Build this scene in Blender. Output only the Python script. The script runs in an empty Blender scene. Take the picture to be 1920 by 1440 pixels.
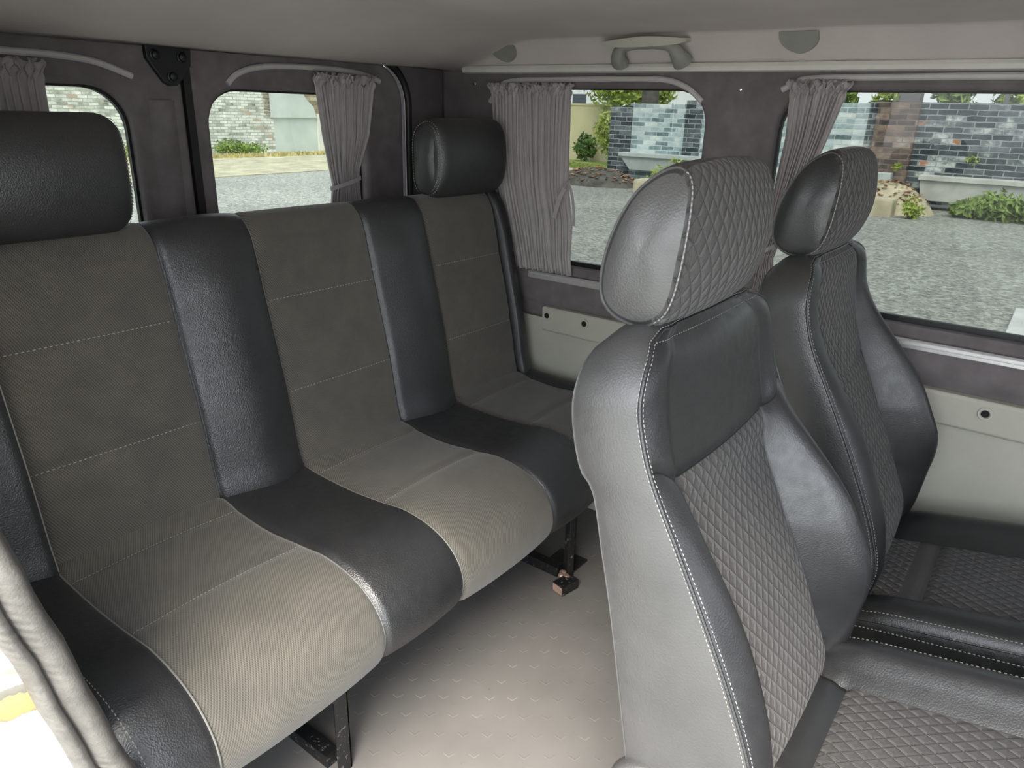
import bpy, bmesh, math, random
import numpy as np
from mathutils import Vector, Matrix

random.seed(7)
rng = np.random.default_rng(7)
C = bpy.context.scene.collection
sc = bpy.context.scene
PI = math.pi

# ----------------------------------------------------------------------------
# object helpers
# ----------------------------------------------------------------------------
def link_mesh(name, verts, faces, mat=None, parent=None, uvs=None, smooth=True):
    me = bpy.data.meshes.new(name)
    me.from_pydata([tuple(map(float, v)) for v in verts], [], [tuple(int(i) for i in f) for f in faces])
    if uvs is not None:
        lay = me.uv_layers.new(name='UVMap')
        for p in me.polygons:
            for li in p.loop_indices:
                lay.data[li].uv = uvs[me.loops[li].vertex_index]
    if smooth:
        me.polygons.foreach_set('use_smooth', [True] * len(me.polygons))
    me.update()
    o = bpy.data.objects.new(name, me)
    C.objects.link(o)
    if mat:
        me.materials.append(mat)
    if parent:
        o.parent = parent
        o.matrix_parent_inverse = Matrix.Translation(parent.location).inverted()
    return o

def tag(o, label=None, cat=None, group=None, kind=None):
    if label: o['label'] = label
    if cat: o['category'] = cat
    if group: o['group'] = group
    if kind: o['kind'] = kind
    return o

def thing(name, label, cat, loc=(0, 0, 0), group=None):
    o = bpy.data.objects.new(name, None)
    C.objects.link(o)
    o.location = loc
    o.empty_display_size = 0.05
    return tag(o, label, cat, group)

class MB:
    """collects simple shapes into one mesh"""
    def __init__(s):
        s.v = []; s.f = []
    def add(s, verts, faces):
        n = len(s.v)
        s.v += [tuple(v) for v in verts]
        s.f += [tuple(i + n for i in f) for f in faces]
        return s
    def box(s, x0, y0, z0, x1, y1, z1):
        v = [(x0,y0,z0),(x1,y0,z0),(x1,y1,z0),(x0,y1,z0),(x0,y0,z1),(x1,y0,z1),(x1,y1,z1),(x0,y1,z1)]
        f = [(0,3,2,1),(4,5,6,7),(0,1,5,4),(1,2,6,5),(2,3,7,6),(3,0,4,7)]
        return s.add(v, f)
    def obox(s, c, ax, ay, az):
        c = Vector(c); ax = Vector(ax); ay = Vector(ay); az = Vector(az)
        v = [c + sx*ax + sy*ay + sz*az for sz in (-1,1) for sx, sy in ((-1,-1),(1,-1),(1,1),(-1,1))]
        f = [(0,3,2,1),(4,5,6,7),(0,1,5,4),(1,2,6,5),(2,3,7,6),(3,0,4,7)]
        return s.add(v, f)
    def cyl(s, a, b, r, n=16, r2=None, cap=True):
        a = Vector(a); b = Vector(b); d = (b - a).normalized()
        u = d.orthogonal().normalized(); w = d.cross(u)
        r2 = r if r2 is None else r2
        v = [a + r*(math.cos(2*PI*i/n)*u + math.sin(2*PI*i/n)*w) for i in range(n)]
        v += [b + r2*(math.cos(2*PI*i/n)*u + math.sin(2*PI*i/n)*w) for i in range(n)]
        f = [(i, (i+1) % n, n+(i+1) % n, n+i) for i in range(n)]
        if cap:
            f += [tuple(range(n-1, -1, -1)), tuple(range(n, 2*n))]
        return s.add(v, f)
    def tube(s, pts, r, n=8):
        pts = [Vector(p) for p in pts]
        rings = []
        u = None
        for i, p in enumerate(pts):
            t = (pts[min(i+1, len(pts)-1)] - pts[max(i-1, 0)]).normalized()
            if u is None: u = t.orthogonal().normalized()
            u = (u - t*u.dot(t)).normalized()
            w = t.cross(u)
            rings.append([p + r*(math.cos(2*PI*k/n)*u + math.sin(2*PI*k/n)*w) for k in range(n)])
        v = [q for R_ in rings for q in R_]
        f = [(i*n+k, i*n+(k+1) % n, (i+1)*n+(k+1) % n, (i+1)*n+k) for i in range(len(pts)-1) for k in range(n)]
        f += [tuple(range(n-1, -1, -1)), tuple((len(pts)-1)*n + k for k in range(n))]
        return s.add(v, f)
    def sweep(s, pts, sec, nrm):
        """sweep a 2-D section (a along side, b along nrm) along pts"""
        pts = [Vector(p) for p in pts]; nrm = Vector(nrm).normalized()
        n = len(sec); v = []
        for i, p in enumerate(pts):
            t = (pts[min(i+1, len(pts)-1)] - pts[max(i-1, 0)]).normalized()
            sd = t.cross(nrm).normalized()
            nn = sd.cross(t).normalized()
            v += [p + sd*float(a) + nn*float(b) for a, b in sec]
        f = [(i*n+k, i*n+(k+1) % n, (i+1)*n+(k+1) % n, (i+1)*n+k) for i in range(len(pts)-1) for k in range(n)]
        f += [tuple(range(n-1, -1, -1)), tuple((len(pts)-1)*n + k for k in range(n))]
        return s.add(v, f)
    def lathe(s, c, axis, prof, n=24):
        """prof: list of (radius, height along axis)"""
        c = Vector(c); d = Vector(axis).normalized(); u = d.orthogonal().normalized(); w = d.cross(u)
        v = [c + h*d + r*(math.cos(2*PI*i/n)*u + math.sin(2*PI*i/n)*w) for r, h in prof for i in range(n)]
        m = len(prof)
        f = [(j*n+i, j*n+(i+1) % n, (j+1)*n+(i+1) % n, (j+1)*n+i) for j in range(m-1) for i in range(n)]
        f += [tuple(range(n-1, -1, -1)), tuple((m-1)*n + k for k in range(n))]
        return s.add(v, f)
    def build(s, name, mat, parent=None, smooth=False, bevel=0, fix=True):
        o = link_mesh(name, s.v, s.f, mat, parent, smooth=smooth)
        if fix:
            bm = bmesh.new(); bm.from_mesh(o.data)
            bmesh.ops.recalc_face_normals(bm, faces=bm.faces)
            bm.to_mesh(o.data); bm.free()
        if bevel:
            b = o.modifiers.new('bevel', 'BEVEL'); b.width = bevel; b.segments = 2; b.limit_method = 'ANGLE'
        if smooth:
            autosmooth(o)
        return o

def autosmooth(o, ang=40):
    me = o.data
    bm = bmesh.new(); bm.from_mesh(me)
    for e in bm.edges:
        if len(e.link_faces) == 2 and e.calc_face_angle(0) > math.radians(ang):
            e.smooth = False
    bm.to_mesh(me); bm.free()

def catmull(pts, per=8, closed=False):
    P = [np.array(p, float) for p in pts]; n = len(P); out = []
    rngi = range(n if closed else n-1)
    for i in rngi:
        if closed:
            p0, p1, p2, p3 = P[(i-1) % n], P[i], P[(i+1) % n], P[(i+2) % n]
        else:
            p0, p1, p2, p3 = P[max(i-1, 0)], P[i], P[i+1], P[min(i+2, n-1)]
        for k in range(per):
            t = k/per
            out.append(0.5*((2*p1) + (-p0+p2)*t + (2*p0-5*p1+4*p2-p3)*t*t + (-p0+3*p1-3*p2+p3)*t**3))
    if not closed: out.append(P[-1])
    return out

def resample(pts, step):
    P = np.array([tuple(p) for p in pts], float)
    d = np.r_[0, np.cumsum(np.linalg.norm(np.diff(P, axis=0), axis=1))]
    n = max(2, int(d[-1]/step)+1)
    s = np.linspace(0, d[-1], n)
    return np.stack([np.interp(s, d, P[:, k]) for k in range(P.shape[1])], 1)

def stitches(path, nrm, mat, parent, pitch=0.0075, ln=0.0048, r=0.0009, lift=0.0006, name='stitching', offs=(0.0,)):
    """little thread dashes lying along a seam; one mesh"""
    P = resample(path, pitch)
    mb = MB()
    for i in range(len(P)-1):
        a = Vector(P[i]); b = Vector(P[i+1]); t = (b-a)
        if t.length < 1e-6: continue
        t.normalize()
        n = Vector(nrm(P[i]) if callable(nrm) else nrm).normalized()
        sd = t.cross(n).normalized()
        for off in offs:
            c = (a+b)/2 + n*lift + sd*off
            v = [c - t*ln/2, c + t*ln/2, c - t*ln*.3 + sd*r, c + t*ln*.3 + sd*r, c - t*ln*.3 + n*r, c + t*ln*.3 + n*r,
                 c - t*ln*.3 - sd*r, c + t*ln*.3 - sd*r, c - t*ln*.3 - n*r, c + t*ln*.3 - n*r]
            f = [(2,3,5,4),(4,5,7,6),(6,7,9,8),(8,9,3,2),(0,2,4),(0,4,6),(0,6,8),(0,8,2),(1,5,3),(1,7,5),(1,9,7),(1,3,9)]
            mb.add(v, f)
    return mb.build(name, mat, parent, smooth=True, fix=False)

def grid_mesh(name, P, mat, parent=None, UV=None, cols=None, rows=None, close_cols=False, flip=False):
    """P: (R, K, 3) array; optional col/row ranges"""
    r0, r1 = rows if rows else (0, P.shape[0]-1)
    c0, c1 = cols if cols else (0, P.shape[1]-1)
    Q = P[r0:r1+1, c0:c1+1]
    R_, K_ = Q.shape[:2]
    v = Q.reshape(-1, 3)
    uv = None
    if UV is not None:
        uv = [tuple(q) for q in UV[r0:r1+1, c0:c1+1].reshape(-1, 2)]
    f = []
    for i in range(R_-1):
        for k in range(K_ if close_cols else K_-1):
            k2 = (k+1) % K_
            q = (i*K_+k, i*K_+k2, (i+1)*K_+k2, (i+1)*K_+k)
            f.append(q[::-1] if flip else q)
    return link_mesh(name, v, f, mat, parent, uv)

def rrect(u0, v0, u1, v1, r, n=8):
    out = []
    if not isinstance(r, (tuple, list)): r = (r, r, r, r)
    for (cx, cy, a0, rr) in ((u1-r[0], v0+r[0], -PI/2, r[0]), (u1-r[1], v1-r[1], 0, r[1]), (u0+r[2], v1-r[2], PI/2, r[2]), (u0+r[3], v0+r[3], PI, r[3])):
        for k in range(n+1):
            a = a0 + k/n*PI/2
            out.append((cx + rr*math.cos(a), cy + rr*math.sin(a)))
    return out

def plate(name, outer, holes, fmap, thick, mat, parent=None, bevel=0):
    """plate with holes; fmap(u, v, depth) -> xyz, visible face at depth 0; front edges rounded by bevel"""
    bm = bmesh.new()
    def offs(L, d, inward):
        P = np.array(L, float); n = len(P)
        area = sum(P[i][0]*P[(i+1) % n][1] - P[(i+1) % n][0]*P[i][1] for i in range(n))
        e = np.roll(P, -1, 0) - P
        e /= np.maximum(np.linalg.norm(e, axis=1), 1e-9)[:, None]
        nr = np.stack([-e[:, 1], e[:, 0]], 1) * (1 if area > 0 else -1)     # towards the inside of the loop
        m = nr + np.roll(nr, 1, 0)
        m /= np.maximum((m*nr).sum(1), .3)[:, None]
        return [tuple(q) for q in P + m*(d if inward else -d)]
    edges = []; pairs = []; back = {}
    steps = [(1, 0), (.62, .08), (.30, .30), (.08, .62), (0, 1)] if bevel else [(0, 0)]
    for li, L in enumerate([outer] + holes):
        rings = []
        for so, sd in steps:
            Q = offs(L, bevel*so, li == 0) if so else L
            rings.append([bm.verts.new(fmap(u, v, bevel*sd)) for u, v in Q])
        rings.append([bm.verts.new(fmap(u, v, thick)) for u, v in L])
        n = len(L)
        edges += [bm.edges.new((rings[0][i], rings[0][(i+1) % n])) for i in range(n)]
        for A, B in zip(rings, rings[1:]):
            pairs.append((A, B))
        for p_, q_ in zip(rings[0], rings[-1]): back[p_] = q_
    res = bmesh.ops.triangle_fill(bm, use_beauty=True, use_dissolve=False, edges=edges)
    faces = [g for g in res['geom'] if isinstance(g, bmesh.types.BMFace)]
    for fc in faces:
        bm.faces.new([back[v] for v in reversed(fc.verts)])
    for A, B in pairs:
        n = len(A)
        for i in range(n):
            f = bm.faces.new((A[i], A[(i+1) % n], B[(i+1) % n], B[i])); 
    bmesh.ops.recalc_face_normals(bm, faces=bm.faces)
    me = bpy.data.meshes.new(name); bm.to_mesh(me); bm.free()
    o = bpy.data.objects.new(name, me); C.objects.link(o)
    me.materials.append(mat)
    if parent:
        o.parent = parent
        o.matrix_parent_inverse = Matrix.Translation(parent.location).inverted()
    return o

# ----------------------------------------------------------------------------
# materials
# ----------------------------------------------------------------------------
class NT:
    def __init__(s, name):
        s.m = bpy.data.materials.new(name); s.m.use_nodes = True
        s.t = s.m.node_tree; s.n = s.t.nodes
        s.b = s.n['Principled BSDF']
    def add(s, ty, **kw):
        n = s.n.new(ty)
        for k, v in kw.items():
            if k.startswith('i_'):
                n.inputs[k[2:].replace('_', ' ')].default_value = v
            else:
                setattr(n, k, v)
        return n
    def l(s, a, b): s.t.links.new(a, b)
    def math(s, op, a, b=None, c=None):
        n = s.n.new('ShaderNodeMath'); n.operation = op
        for i, x in enumerate((a, b, c)):
            if x is None: continue
            if isinstance(x, (int, float)): n.inputs[i].default_value = x
            else: s.l(x, n.inputs[i])
        return n.outputs[0]
    def obj(s):
        return s.n.new('ShaderNodeTexCoord').outputs['Object']
    def uv(s):
        u = s.n.new('ShaderNodeTexCoord').outputs['UV']
        sp = s.n.new('ShaderNodeSeparateXYZ'); s.l(u, sp.inputs[0])
        return sp.outputs[0], sp.outputs[1]
    def noise(s, scale, detail=4, rough=.55, vec=None):
        n = s.add('ShaderNodeTexNoise'); n.inputs['Scale'].default_value = scale
        n.inputs['Detail'].default_value = detail; n.inputs['Roughness'].default_value = rough
        s.l(vec if vec is not None else s.obj(), n.inputs['Vector'])
        return n.outputs['Fac']
    def ramp(s, fac, stops):
        r = s.n.new('ShaderNodeValToRGB'); el = r.color_ramp.elements
        while len(el) < len(stops): el.new(0.5)
        for e, (p, c) in zip(el, stops):
            e.position = p; e.color = (*c, 1) if len(c) == 3 else c
        s.l(fac, r.inputs[0]); return r.outputs[0]
    def mix(s, fac, a, b):
        n = s.n.new('ShaderNodeMix'); n.data_type = 'RGBA'
        for sock, x in ((n.inputs[0], fac), (n.inputs[6], a), (n.inputs[7], b)):
            if isinstance(x, (int, float)): sock.default_value = x
            elif isinstance(x, tuple): sock.default_value = (*x, 1)
            else: s.l(x, sock)
        return n.outputs[2]
    def bump(s, h, strength=.3, dist=.001, prev=None):
        b = s.n.new('ShaderNodeBump'); b.inputs['Strength'].default_value = strength
        b.inputs['Distance'].default_value = dist
        s.l(h, b.inputs['Height'])
        if prev is not None: s.l(prev, b.inputs['Normal'])
        s.l(b.outputs[0], s.b.inputs['Normal'])
        return b.outputs[0]
    def base(s, c):
        if isinstance(c, tuple): s.b.inputs['Base Color'].default_value = (*c, 1)
        else: s.l(c, s.b.inputs['Base Color'])
    def set(s, **kw):
        for k, v in kw.items(): s.b.inputs[k.replace('_', ' ')].default_value = v
        return s

def plain(name, col, rough=.6, metal=0, var=.12, scale=30, bump=0.0, bscale=400, spec=.5):
    t = NT(name); t.set(Roughness=rough, Metallic=metal)
    t.b.inputs['Specular IOR Level'].default_value = spec
    f = t.noise(scale)
    lo = tuple(c*(1-var) for c in col); hi = tuple(min(1, c*(1+var)) for c in col)
    t.base(t.ramp(f, [(.3, lo), (.7, hi)]))
    if bump: t.bump(t.noise(bscale, 2), bump, .001)
    return t.m

def leather(name, col, rough=.42, grain=.35):
    t = NT(name); t.set(Roughness=rough); t.b.inputs['Specular IOR Level'].default_value = .9
    f = t.noise(9, 3)
    t.base(t.ramp(f, [(.3, tuple(c*.85 for c in col)), (.7, tuple(c*1.2 for c in col))]))
    v = t.add('ShaderNodeTexVoronoi'); v.inputs['Scale'].default_value = 420
    v.feature = 'F1'
    t.l(t.obj(), v.inputs['Vector'])
    n1 = t.bump(v.outputs['Distance'], grain, .0010)
    t.bump(t.noise(22, 3), .06, .005, n1)
    t.l(t.ramp(t.noise(60, 3), [(.3, (rough-.05,)*3), (.7, (rough+.07,)*3)]), t.b.inputs['Roughness'])
    return t.m

M = {}
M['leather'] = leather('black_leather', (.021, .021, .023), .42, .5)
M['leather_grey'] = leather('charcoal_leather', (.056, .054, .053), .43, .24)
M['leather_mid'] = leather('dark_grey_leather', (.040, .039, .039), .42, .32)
M['leather_shaded'] = leather('shaded_black_leather', (.011, .012, .013), .40, .2)  # black leather with the near seat's shade added to its colour
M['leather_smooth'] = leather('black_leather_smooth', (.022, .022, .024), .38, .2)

def fabric_weave():
    t = NT('woven_grey_fabric'); t.set(Roughness=.85)
    t.b.inputs['Specular IOR Level'].default_value = .3
    t.b.inputs['Sheen Weight'].default_value = .25
    t.b.inputs['Sheen Roughness'].default_value = .5
    u, v = t.uv()
    k = 2*PI/.0044
    a = t.math('SINE', t.math('MULTIPLY', t.math('ADD', u, t.math('MULTIPLY', v, .55)), k))
    b = t.math('SINE', t.math('MULTIPLY', t.math('SUBTRACT', v, t.math('MULTIPLY', u, .35)), k*1.25))
    h = t.math('MULTIPLY_ADD', t.math('MULTIPLY', a, b), .25, t.math('MULTIPLY_ADD', a, .25, .5))
    c = t.ramp(h, [(.1, (.046, .042, .036)), (.85, (.142, .131, .112))])
    dirt = t.ramp(t.noise(14, 5, .65), [(.35, (.86, .86, .86)), (.65, (1.08, 1.07, 1.05))])
    m = t.n.new('ShaderNodeMix'); m.data_type = 'RGBA'; m.blend_type = 'MULTIPLY'; m.inputs[0].default_value = 1
    t.l(c, m.inputs[6]); t.l(dirt, m.inputs[7])
    t.base(m.outputs[2])
    t.bump(h, .45, .0012)
    return t.m
M['fabric'] = fabric_weave()

def quilt(name, col):
    t = NT(name); t.set(Roughness=.8)
    t.b.inputs['Specular IOR Level'].default_value = .35
    t.b.inputs['Sheen Weight'].default_value = .2
    u, v = t.uv()
    p = t.math('ADD', t.math('MULTIPLY', u, 1/.0212), t.math('MULTIPLY', v, 1/.0285))
    q = t.math('SUBTRACT', t.math('MULTIPLY', u, 1/.0212), t.math('MULTIPLY', v, 1/.0285))
    da = t.math('PINGPONG', p, .5); db = t.math('PINGPONG', q, .5)
    d = t.math('MINIMUM', da, db)
    h = t.math('SMOOTH_MAX', 0, t.math('MINIMUM', t.math('MULTIPLY', d, 3.2), 1.0), .05)
    hs = t.math('POWER', t.math('MAXIMUM', h, .0001), .6)
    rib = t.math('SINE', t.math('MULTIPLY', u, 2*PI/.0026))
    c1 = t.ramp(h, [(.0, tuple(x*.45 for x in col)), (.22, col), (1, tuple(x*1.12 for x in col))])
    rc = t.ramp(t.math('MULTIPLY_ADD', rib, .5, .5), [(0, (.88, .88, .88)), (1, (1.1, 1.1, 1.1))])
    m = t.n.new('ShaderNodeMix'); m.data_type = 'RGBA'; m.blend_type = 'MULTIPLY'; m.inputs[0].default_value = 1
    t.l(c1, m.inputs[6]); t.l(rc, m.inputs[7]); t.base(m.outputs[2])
    n1 = t.bump(hs, .8, .0045)
    t.bump(rib, .25, .0005, n1)
    return t.m
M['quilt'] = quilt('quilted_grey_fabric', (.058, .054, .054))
M['plain_grey_fabric'] = plain('smooth_grey_fabric', (.075, .070, .070), .8, var=.1, bump=.3, bscale=900)

M['thread'] = plain('pale_thread', (.34, .33, .315), .7, var=.05)
M['piping'] = plain('grey_piping', (.22, .215, .20), .55, var=.08)
M['steel_black'] = None
def black_steel():
    t = NT('chipped_black_paint'); t.set(Roughness=.35)
    f = t.noise(90, 6, .7)
    t.base(t.ramp(f, [(.60, (.012, .012, .013)), (.68, (.30, .27, .24))]))
    t.bump(t.noise(140, 3), .4, .002)
    return t.m
M['steel_black'] = black_steel()
M['steel_bare'] = plain('bare_rusty_steel', (.36, .24, .19), .5, metal=.3, var=.4, scale=60, bump=.4, bscale=200)
M['chrome'] = plain('bright_metal', (.72, .72, .72), .22, metal=1, var=.05)
M['felt'] = plain('taupe_felt', (.165, .148, .15), .95, var=.16, scale=18, bump=.5, bscale=600, spec=.15)
M['felt_dark'] = plain('dark_taupe_felt', (.115, .104, .11), .95, var=.12, scale=20, bump=.5, bscale=600, spec=.15)
M['headliner'] = plain('light_headliner', (.58, .52, .505), .95, var=.05, scale=6, bump=.35, bscale=500, spec=.1)
M['beige'] = plain('beige_plastic_panel', (.47, .46, .39), .6, var=.05, scale=8, bump=.25, bscale=420)
M['beige_rim'] = plain('pale_grommet_plastic', (.5, .49, .42), .5, var=.05)
M['grey_plastic'] = plain('grey_green_plastic', (.27, .27, .245), .55, var=.05, bump=.15, bscale=500)
M['ivory_plastic'] = plain('ivory_plastic', (.52, .51, .45), .5, var=.04)
M['white_plastic'] = plain('white_trim_plastic', (.66, .64, .60), .4, var=.05)
M['track_plastic'] = plain('pale_curtain_track', (.48, .46, .45), .4, var=.05)
M['alu'] = plain('brushed_aluminium', (.70, .69, .68), .35, metal=.6, var=.05, scale=80)
M['rubber'] = plain('black_rubber', (.010, .010, .011), .5, var=.2)
M['black_metal'] = plain('satin_black_metal', (.012, .012, .016), .4, var=.2)
M['black_plastic'] = plain('black_plastic', (.018, .018, .020), .45, var=.15)
M['dark_hole'] = plain('dark_hole', (.006, .006, .006), .8)

def floor_mat():
    t = NT('chevron_vinyl'); t.set(Roughness=.52)
    o = t.obj()
    sp = t.n.new('ShaderNodeSeparateXYZ'); t.l(o, sp.inputs[0])
    x, y = sp.outputs[0], sp.outputs[1]
    # rows of short chevron ridges, alternate rows shifted
    cw, ch = .050, .050
    ca, sa = .6, -.8
    u0 = t.math('ADD', t.math('MULTIPLY', x, ca), t.math('MULTIPLY', y, sa))
    v0 = t.math('SUBTRACT', t.math('MULTIPLY', y, ca), t.math('MULTIPLY', x, sa))
    row = t.math('FLOOR', t.math('DIVIDE', v0, ch))
    sh = t.math('MULTIPLY', t.math('MODULO', t.math('ADD', row, 1000), 2), .5)
    fu = t.math('FRACT', t.math('ADD', t.math('DIVIDE', u0, cw), sh))
    fv = t.math('FRACT', t.math('DIVIDE', v0, ch))
    du = t.math('ABSOLUTE', t.math('SUBTRACT', fu, .5))
    dv = t.math('SUBTRACT', fv, t.math('ADD', .4, t.math('MULTIPLY', du, .8)))
    line = t.math('SUBTRACT', 1, t.math('MINIMUM', t.math('DIVIDE', t.math('ABSOLUTE', dv), .06), 1))
    lim = t.math('LESS_THAN', du, .22)
    ridge = t.math('MULTIPLY', line, lim)
    base = t.ramp(t.noise(5, 5, .6), [(.3, (.145, .136, .130)), (.7, (.182, .171, .164))])
    dirt = t.ramp(t.noise(38, 6, .75), [(.64, (1, 1, 1)), (.78, (.62, .58, .52))])
    m = t.n.new('ShaderNodeMix'); m.data_type = 'RGBA'; m.blend_type = 'MULTIPLY'; m.inputs[0].default_value = 1
    t.l(base, m.inputs[6]); t.l(dirt, m.inputs[7])
    worn = t.math('MULTIPLY', ridge, t.ramp(t.noise(6, 3), [(.45, (0,)*3), (.6, (1,)*3)]))
    t.base(t.mix(t.math('MULTIPLY', worn, .28), m.outputs[2], (.46, .43, .37)))
    t.bump(ridge, .35, .0010)
    return t.m
M['floor'] = floor_mat()

def curtain_mat():
    t = NT('grey_satin_curtain'); t.set(Roughness=.6)
    t.b.inputs['Sheen Weight'].default_value = .3
    t.base(t.ramp(t.noise(25, 3), [(.3, (.40, .37, .365)), (.7, (.48, .445, .44))]))
    t.b.inputs['Subsurface Weight'].default_value = 0
    t.bump(t.noise(500, 2), .15, .0006)
    tr = t.n.new('ShaderNodeBsdfTranslucent'); tr.inputs[0].default_value = (.34, .31, .30, 1)
    mx = t.n.new('ShaderNodeMixShader'); mx.inputs[0].default_value = .16
    out = t.n['Material Output']
    t.l(t.b.outputs[0], mx.inputs[1]); t.l(tr.outputs[0], mx.inputs[2]); t.l(mx.outputs[0], out.inputs[0])
    return t.m
M['curtain'] = curtain_mat()

def glass_mat(name, GLASS_T):
    t = NT(name); t.n.remove(t.b)
    tr = t.n.new('ShaderNodeBsdfTransparent'); tr.inputs[0].default_value = (GLASS_T*.97, GLASS_T, GLASS_T*.97, 1)
    gl = t.n.new('ShaderNodeBsdfGlossy'); gl.inputs['Roughness'].default_value = .02
    gl.inputs[0].default_value = (1, 1, 1, 1)
    fr = t.n.new('ShaderNodeFresnel'); fr.inputs[0].default_value = 1.45
    k = t.math('MULTIPLY', fr.outputs[0], .35)
    mx = t.n.new('ShaderNodeMixShader'); t.l(k, mx.inputs[0])
    t.l(tr.outputs[0], mx.inputs[1]); t.l(gl.outputs[0], mx.inputs[2])
    t.l(mx.outputs[0], t.n['Material Output'].inputs[0])
    return t.m
M['glass'] = glass_mat('tinted_glass', .36)
M['glass_rear'] = glass_mat('lightly_tinted_glass', .48)

def body_paint():
    t = NT('white_body_paint'); t.set(Roughness=.35)
    o = t.obj(); sp = t.n.new('ShaderNodeSeparateXYZ'); t.l(o, sp.inputs[0])
    z = t.math('ADD', sp.outputs[2], t.math('MULTIPLY', t.math('SUBTRACT', t.noise(28, 5, .7), .5), .035))
    sl = t.math('ADD', z, t.math('MULTIPLY', sp.outputs[0], .30))
    f = t.math('MULTIPLY_ADD', sl, 5, -2.78)
    w = (.80, .78, .74)
    c = t.ramp(f, [(.0, w), (.455, w), (.460, (.22, .19, .15)), (.475, (.52, .34, .13)), (.590, (.58, .40, .17)), (.600, (.20, .19, .16)), (.66, (.27, .25, .21)),
                   (.67, w), (.74, w), (.75, (.36, .33, .26)), (.79, (.5, .47, .4)), (.80, w)])
    t.base(c)
    return t.m
M['paint'] = body_paint()
M['seal_trim'] = None
def seal_mat():
    t = NT('worn_grey_vinyl_trim'); t.set(Roughness=.55)
    t.base(t.ramp(t.noise(40, 6, .7), [(.3, (.082, .077, .070)), (.7, (.145, .136, .124))]))
    n1 = t.bump(t.noise(420, 3), .5, .001)
    o = t.obj(); sp = t.n.new('ShaderNodeSeparateXYZ'); t.l(o, sp.inputs[0])
    w = t.math('SINE', t.math('MULTIPLY', t.math('ADD', sp.outputs[2], t.math('MULTIPLY', sp.outputs[0], .5)), 2*PI/.011))
    mask = t.ramp(t.noise(9, 2), [(.42, (0,)*3), (.6, (1,)*3)])
    t.bump(t.math('MULTIPLY', w, mask), .35, .0015, n1)
    return t.m
M['seal_trim'] = seal_mat()

# outdoor materials
def asphalt():
    t = NT('pale_asphalt'); t.set(Roughness=.95)
    a = t.noise(.35, 5, .6); b = t.noise(9, 6, .85)
    v = t.add('ShaderNodeTexVoronoi'); v.inputs['Scale'].default_value = 26; t.l(t.obj(), v.inputs['Vector'])
    c = t.ramp(a, [(.3, (.235, .24, .235)), (.7, (.32, .325, .31))])
    g = t.ramp(b, [(.36, (.62, .63, .62)), (.64, (1.32, 1.31, 1.28))])
    g2 = t.ramp(v.outputs['Color'], [(.2, (.66, .66, .66)), (.8, (1.4, 1.4, 1.36))])
    m = t.n.new('ShaderNodeMix'); m.data_type = 'RGBA'; m.blend_type = 'MULTIPLY'; m.inputs[0].default_value = 1
    t.l(c, m.inputs[6]); t.l(g, m.inputs[7])
    m2 = t.n.new('ShaderNodeMix'); m2.data_type = 'RGBA'; m2.blend_type = 'MULTIPLY'; m2.inputs[0].default_value = 1
    t.l(m.outputs[2], m2.inputs[6]); t.l(g2, m2.inputs[7])
    t.base(m2.outputs[2])
    return t.m
M['asphalt'] = asphalt()
M['sand'] = plain('sandy_verge', (.40, .38, .27), .95, var=.3, scale=2.5)

def brick(name, cols, mortar, rot, bw=.27, bh=.085, scale=1.0, patch=None, bumpd=.02):
    """cols: ramp stops over a blotchy noise; rot maps wall plane to texture xy"""
    t = NT(name); t.set(Roughness=.9)
    o = t.obj(); sp = t.n.new('ShaderNodeSeparateXYZ'); t.l(o, sp.inputs[0])
    cb = t.n.new('ShaderNodeCombineXYZ')
    hor = sp.outputs[1] if rot == 'y' else sp.outputs[0]
    t.l(hor, cb.inputs[0]); t.l(sp.outputs[2], cb.inputs[1])
    jit = t.n.new('ShaderNodeVectorMath'); jit.operation = 'MULTIPLY_ADD'
    nz = t.add('ShaderNodeTexNoise'); nz.inputs['Scale'].default_value = 6; t.l(cb.outputs[0], nz.inputs['Vector'])
    t.l(nz.outputs['Color'], jit.inputs[0]); jit.inputs[1].default_value = (.05, .035, 0); t.l(cb.outputs[0], jit.inputs[2])
    br = t.n.new('ShaderNodeTexBrick'); t.l(jit.outputs[0], br.inputs['Vector'])
    br.inputs['Scale'].default_value = scale; br.inputs['Brick Width'].default_value = bw; br.inputs['Row Height'].default_value = bh
    br.inputs['Mortar Size'].default_value = .012; br.inputs['Mortar Smooth'].default_value = .3; br.inputs['Bias'].default_value = 0
    br.inputs['Color1'].default_value = (0, 0, 0, 1); br.inputs['Color2'].default_value = (1, 1, 1, 1); br.inputs['Mortar'].default_value = (.5, .5, .5, 1)
    blot = t.noise(2.6, 6, .8, cb.outputs[0])
    f = t.math('ADD', t.math('MULTIPLY', br.outputs['Color'], .38), t.math('MULTIPLY', blot, .8))
    col = t.ramp(t.math('SUBTRACT', f, .1), cols)
    if patch:
        pn = t.noise(patch[0], 3, .6, cb.outputs[0])
        pm = t.ramp(t.math('ADD', t.math('MULTIPLY', pn, .8), t.math('MULTIPLY', br.outputs['Color'], .2)), [(patch[1], (0,)*3), (patch[1]+.04, (1,)*3)])
        col = t.mix(pm, col, patch[2])
    fac = t.math('MULTIPLY', br.outputs['Fac'], .75)
    t.base(t.mix(fac, col, mortar))
    t.bump(t.math('SUBTRACT', blot, t.math('MULTIPLY', br.outputs['Fac'], .8)), .7, bumpd)
    return t.m
M['brick_dark'] = brick('weathered_dark_brick', [(.30, (.030, .040, .048)), (.48, (.085, .105, .12)), (.60, (.17, .20, .215)), (.70, (.60, .64, .64))], (.40, .44, .46), 'y', bw=.36, bh=.115, patch=(1.9, .655, (.48, .24, .15)))
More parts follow.
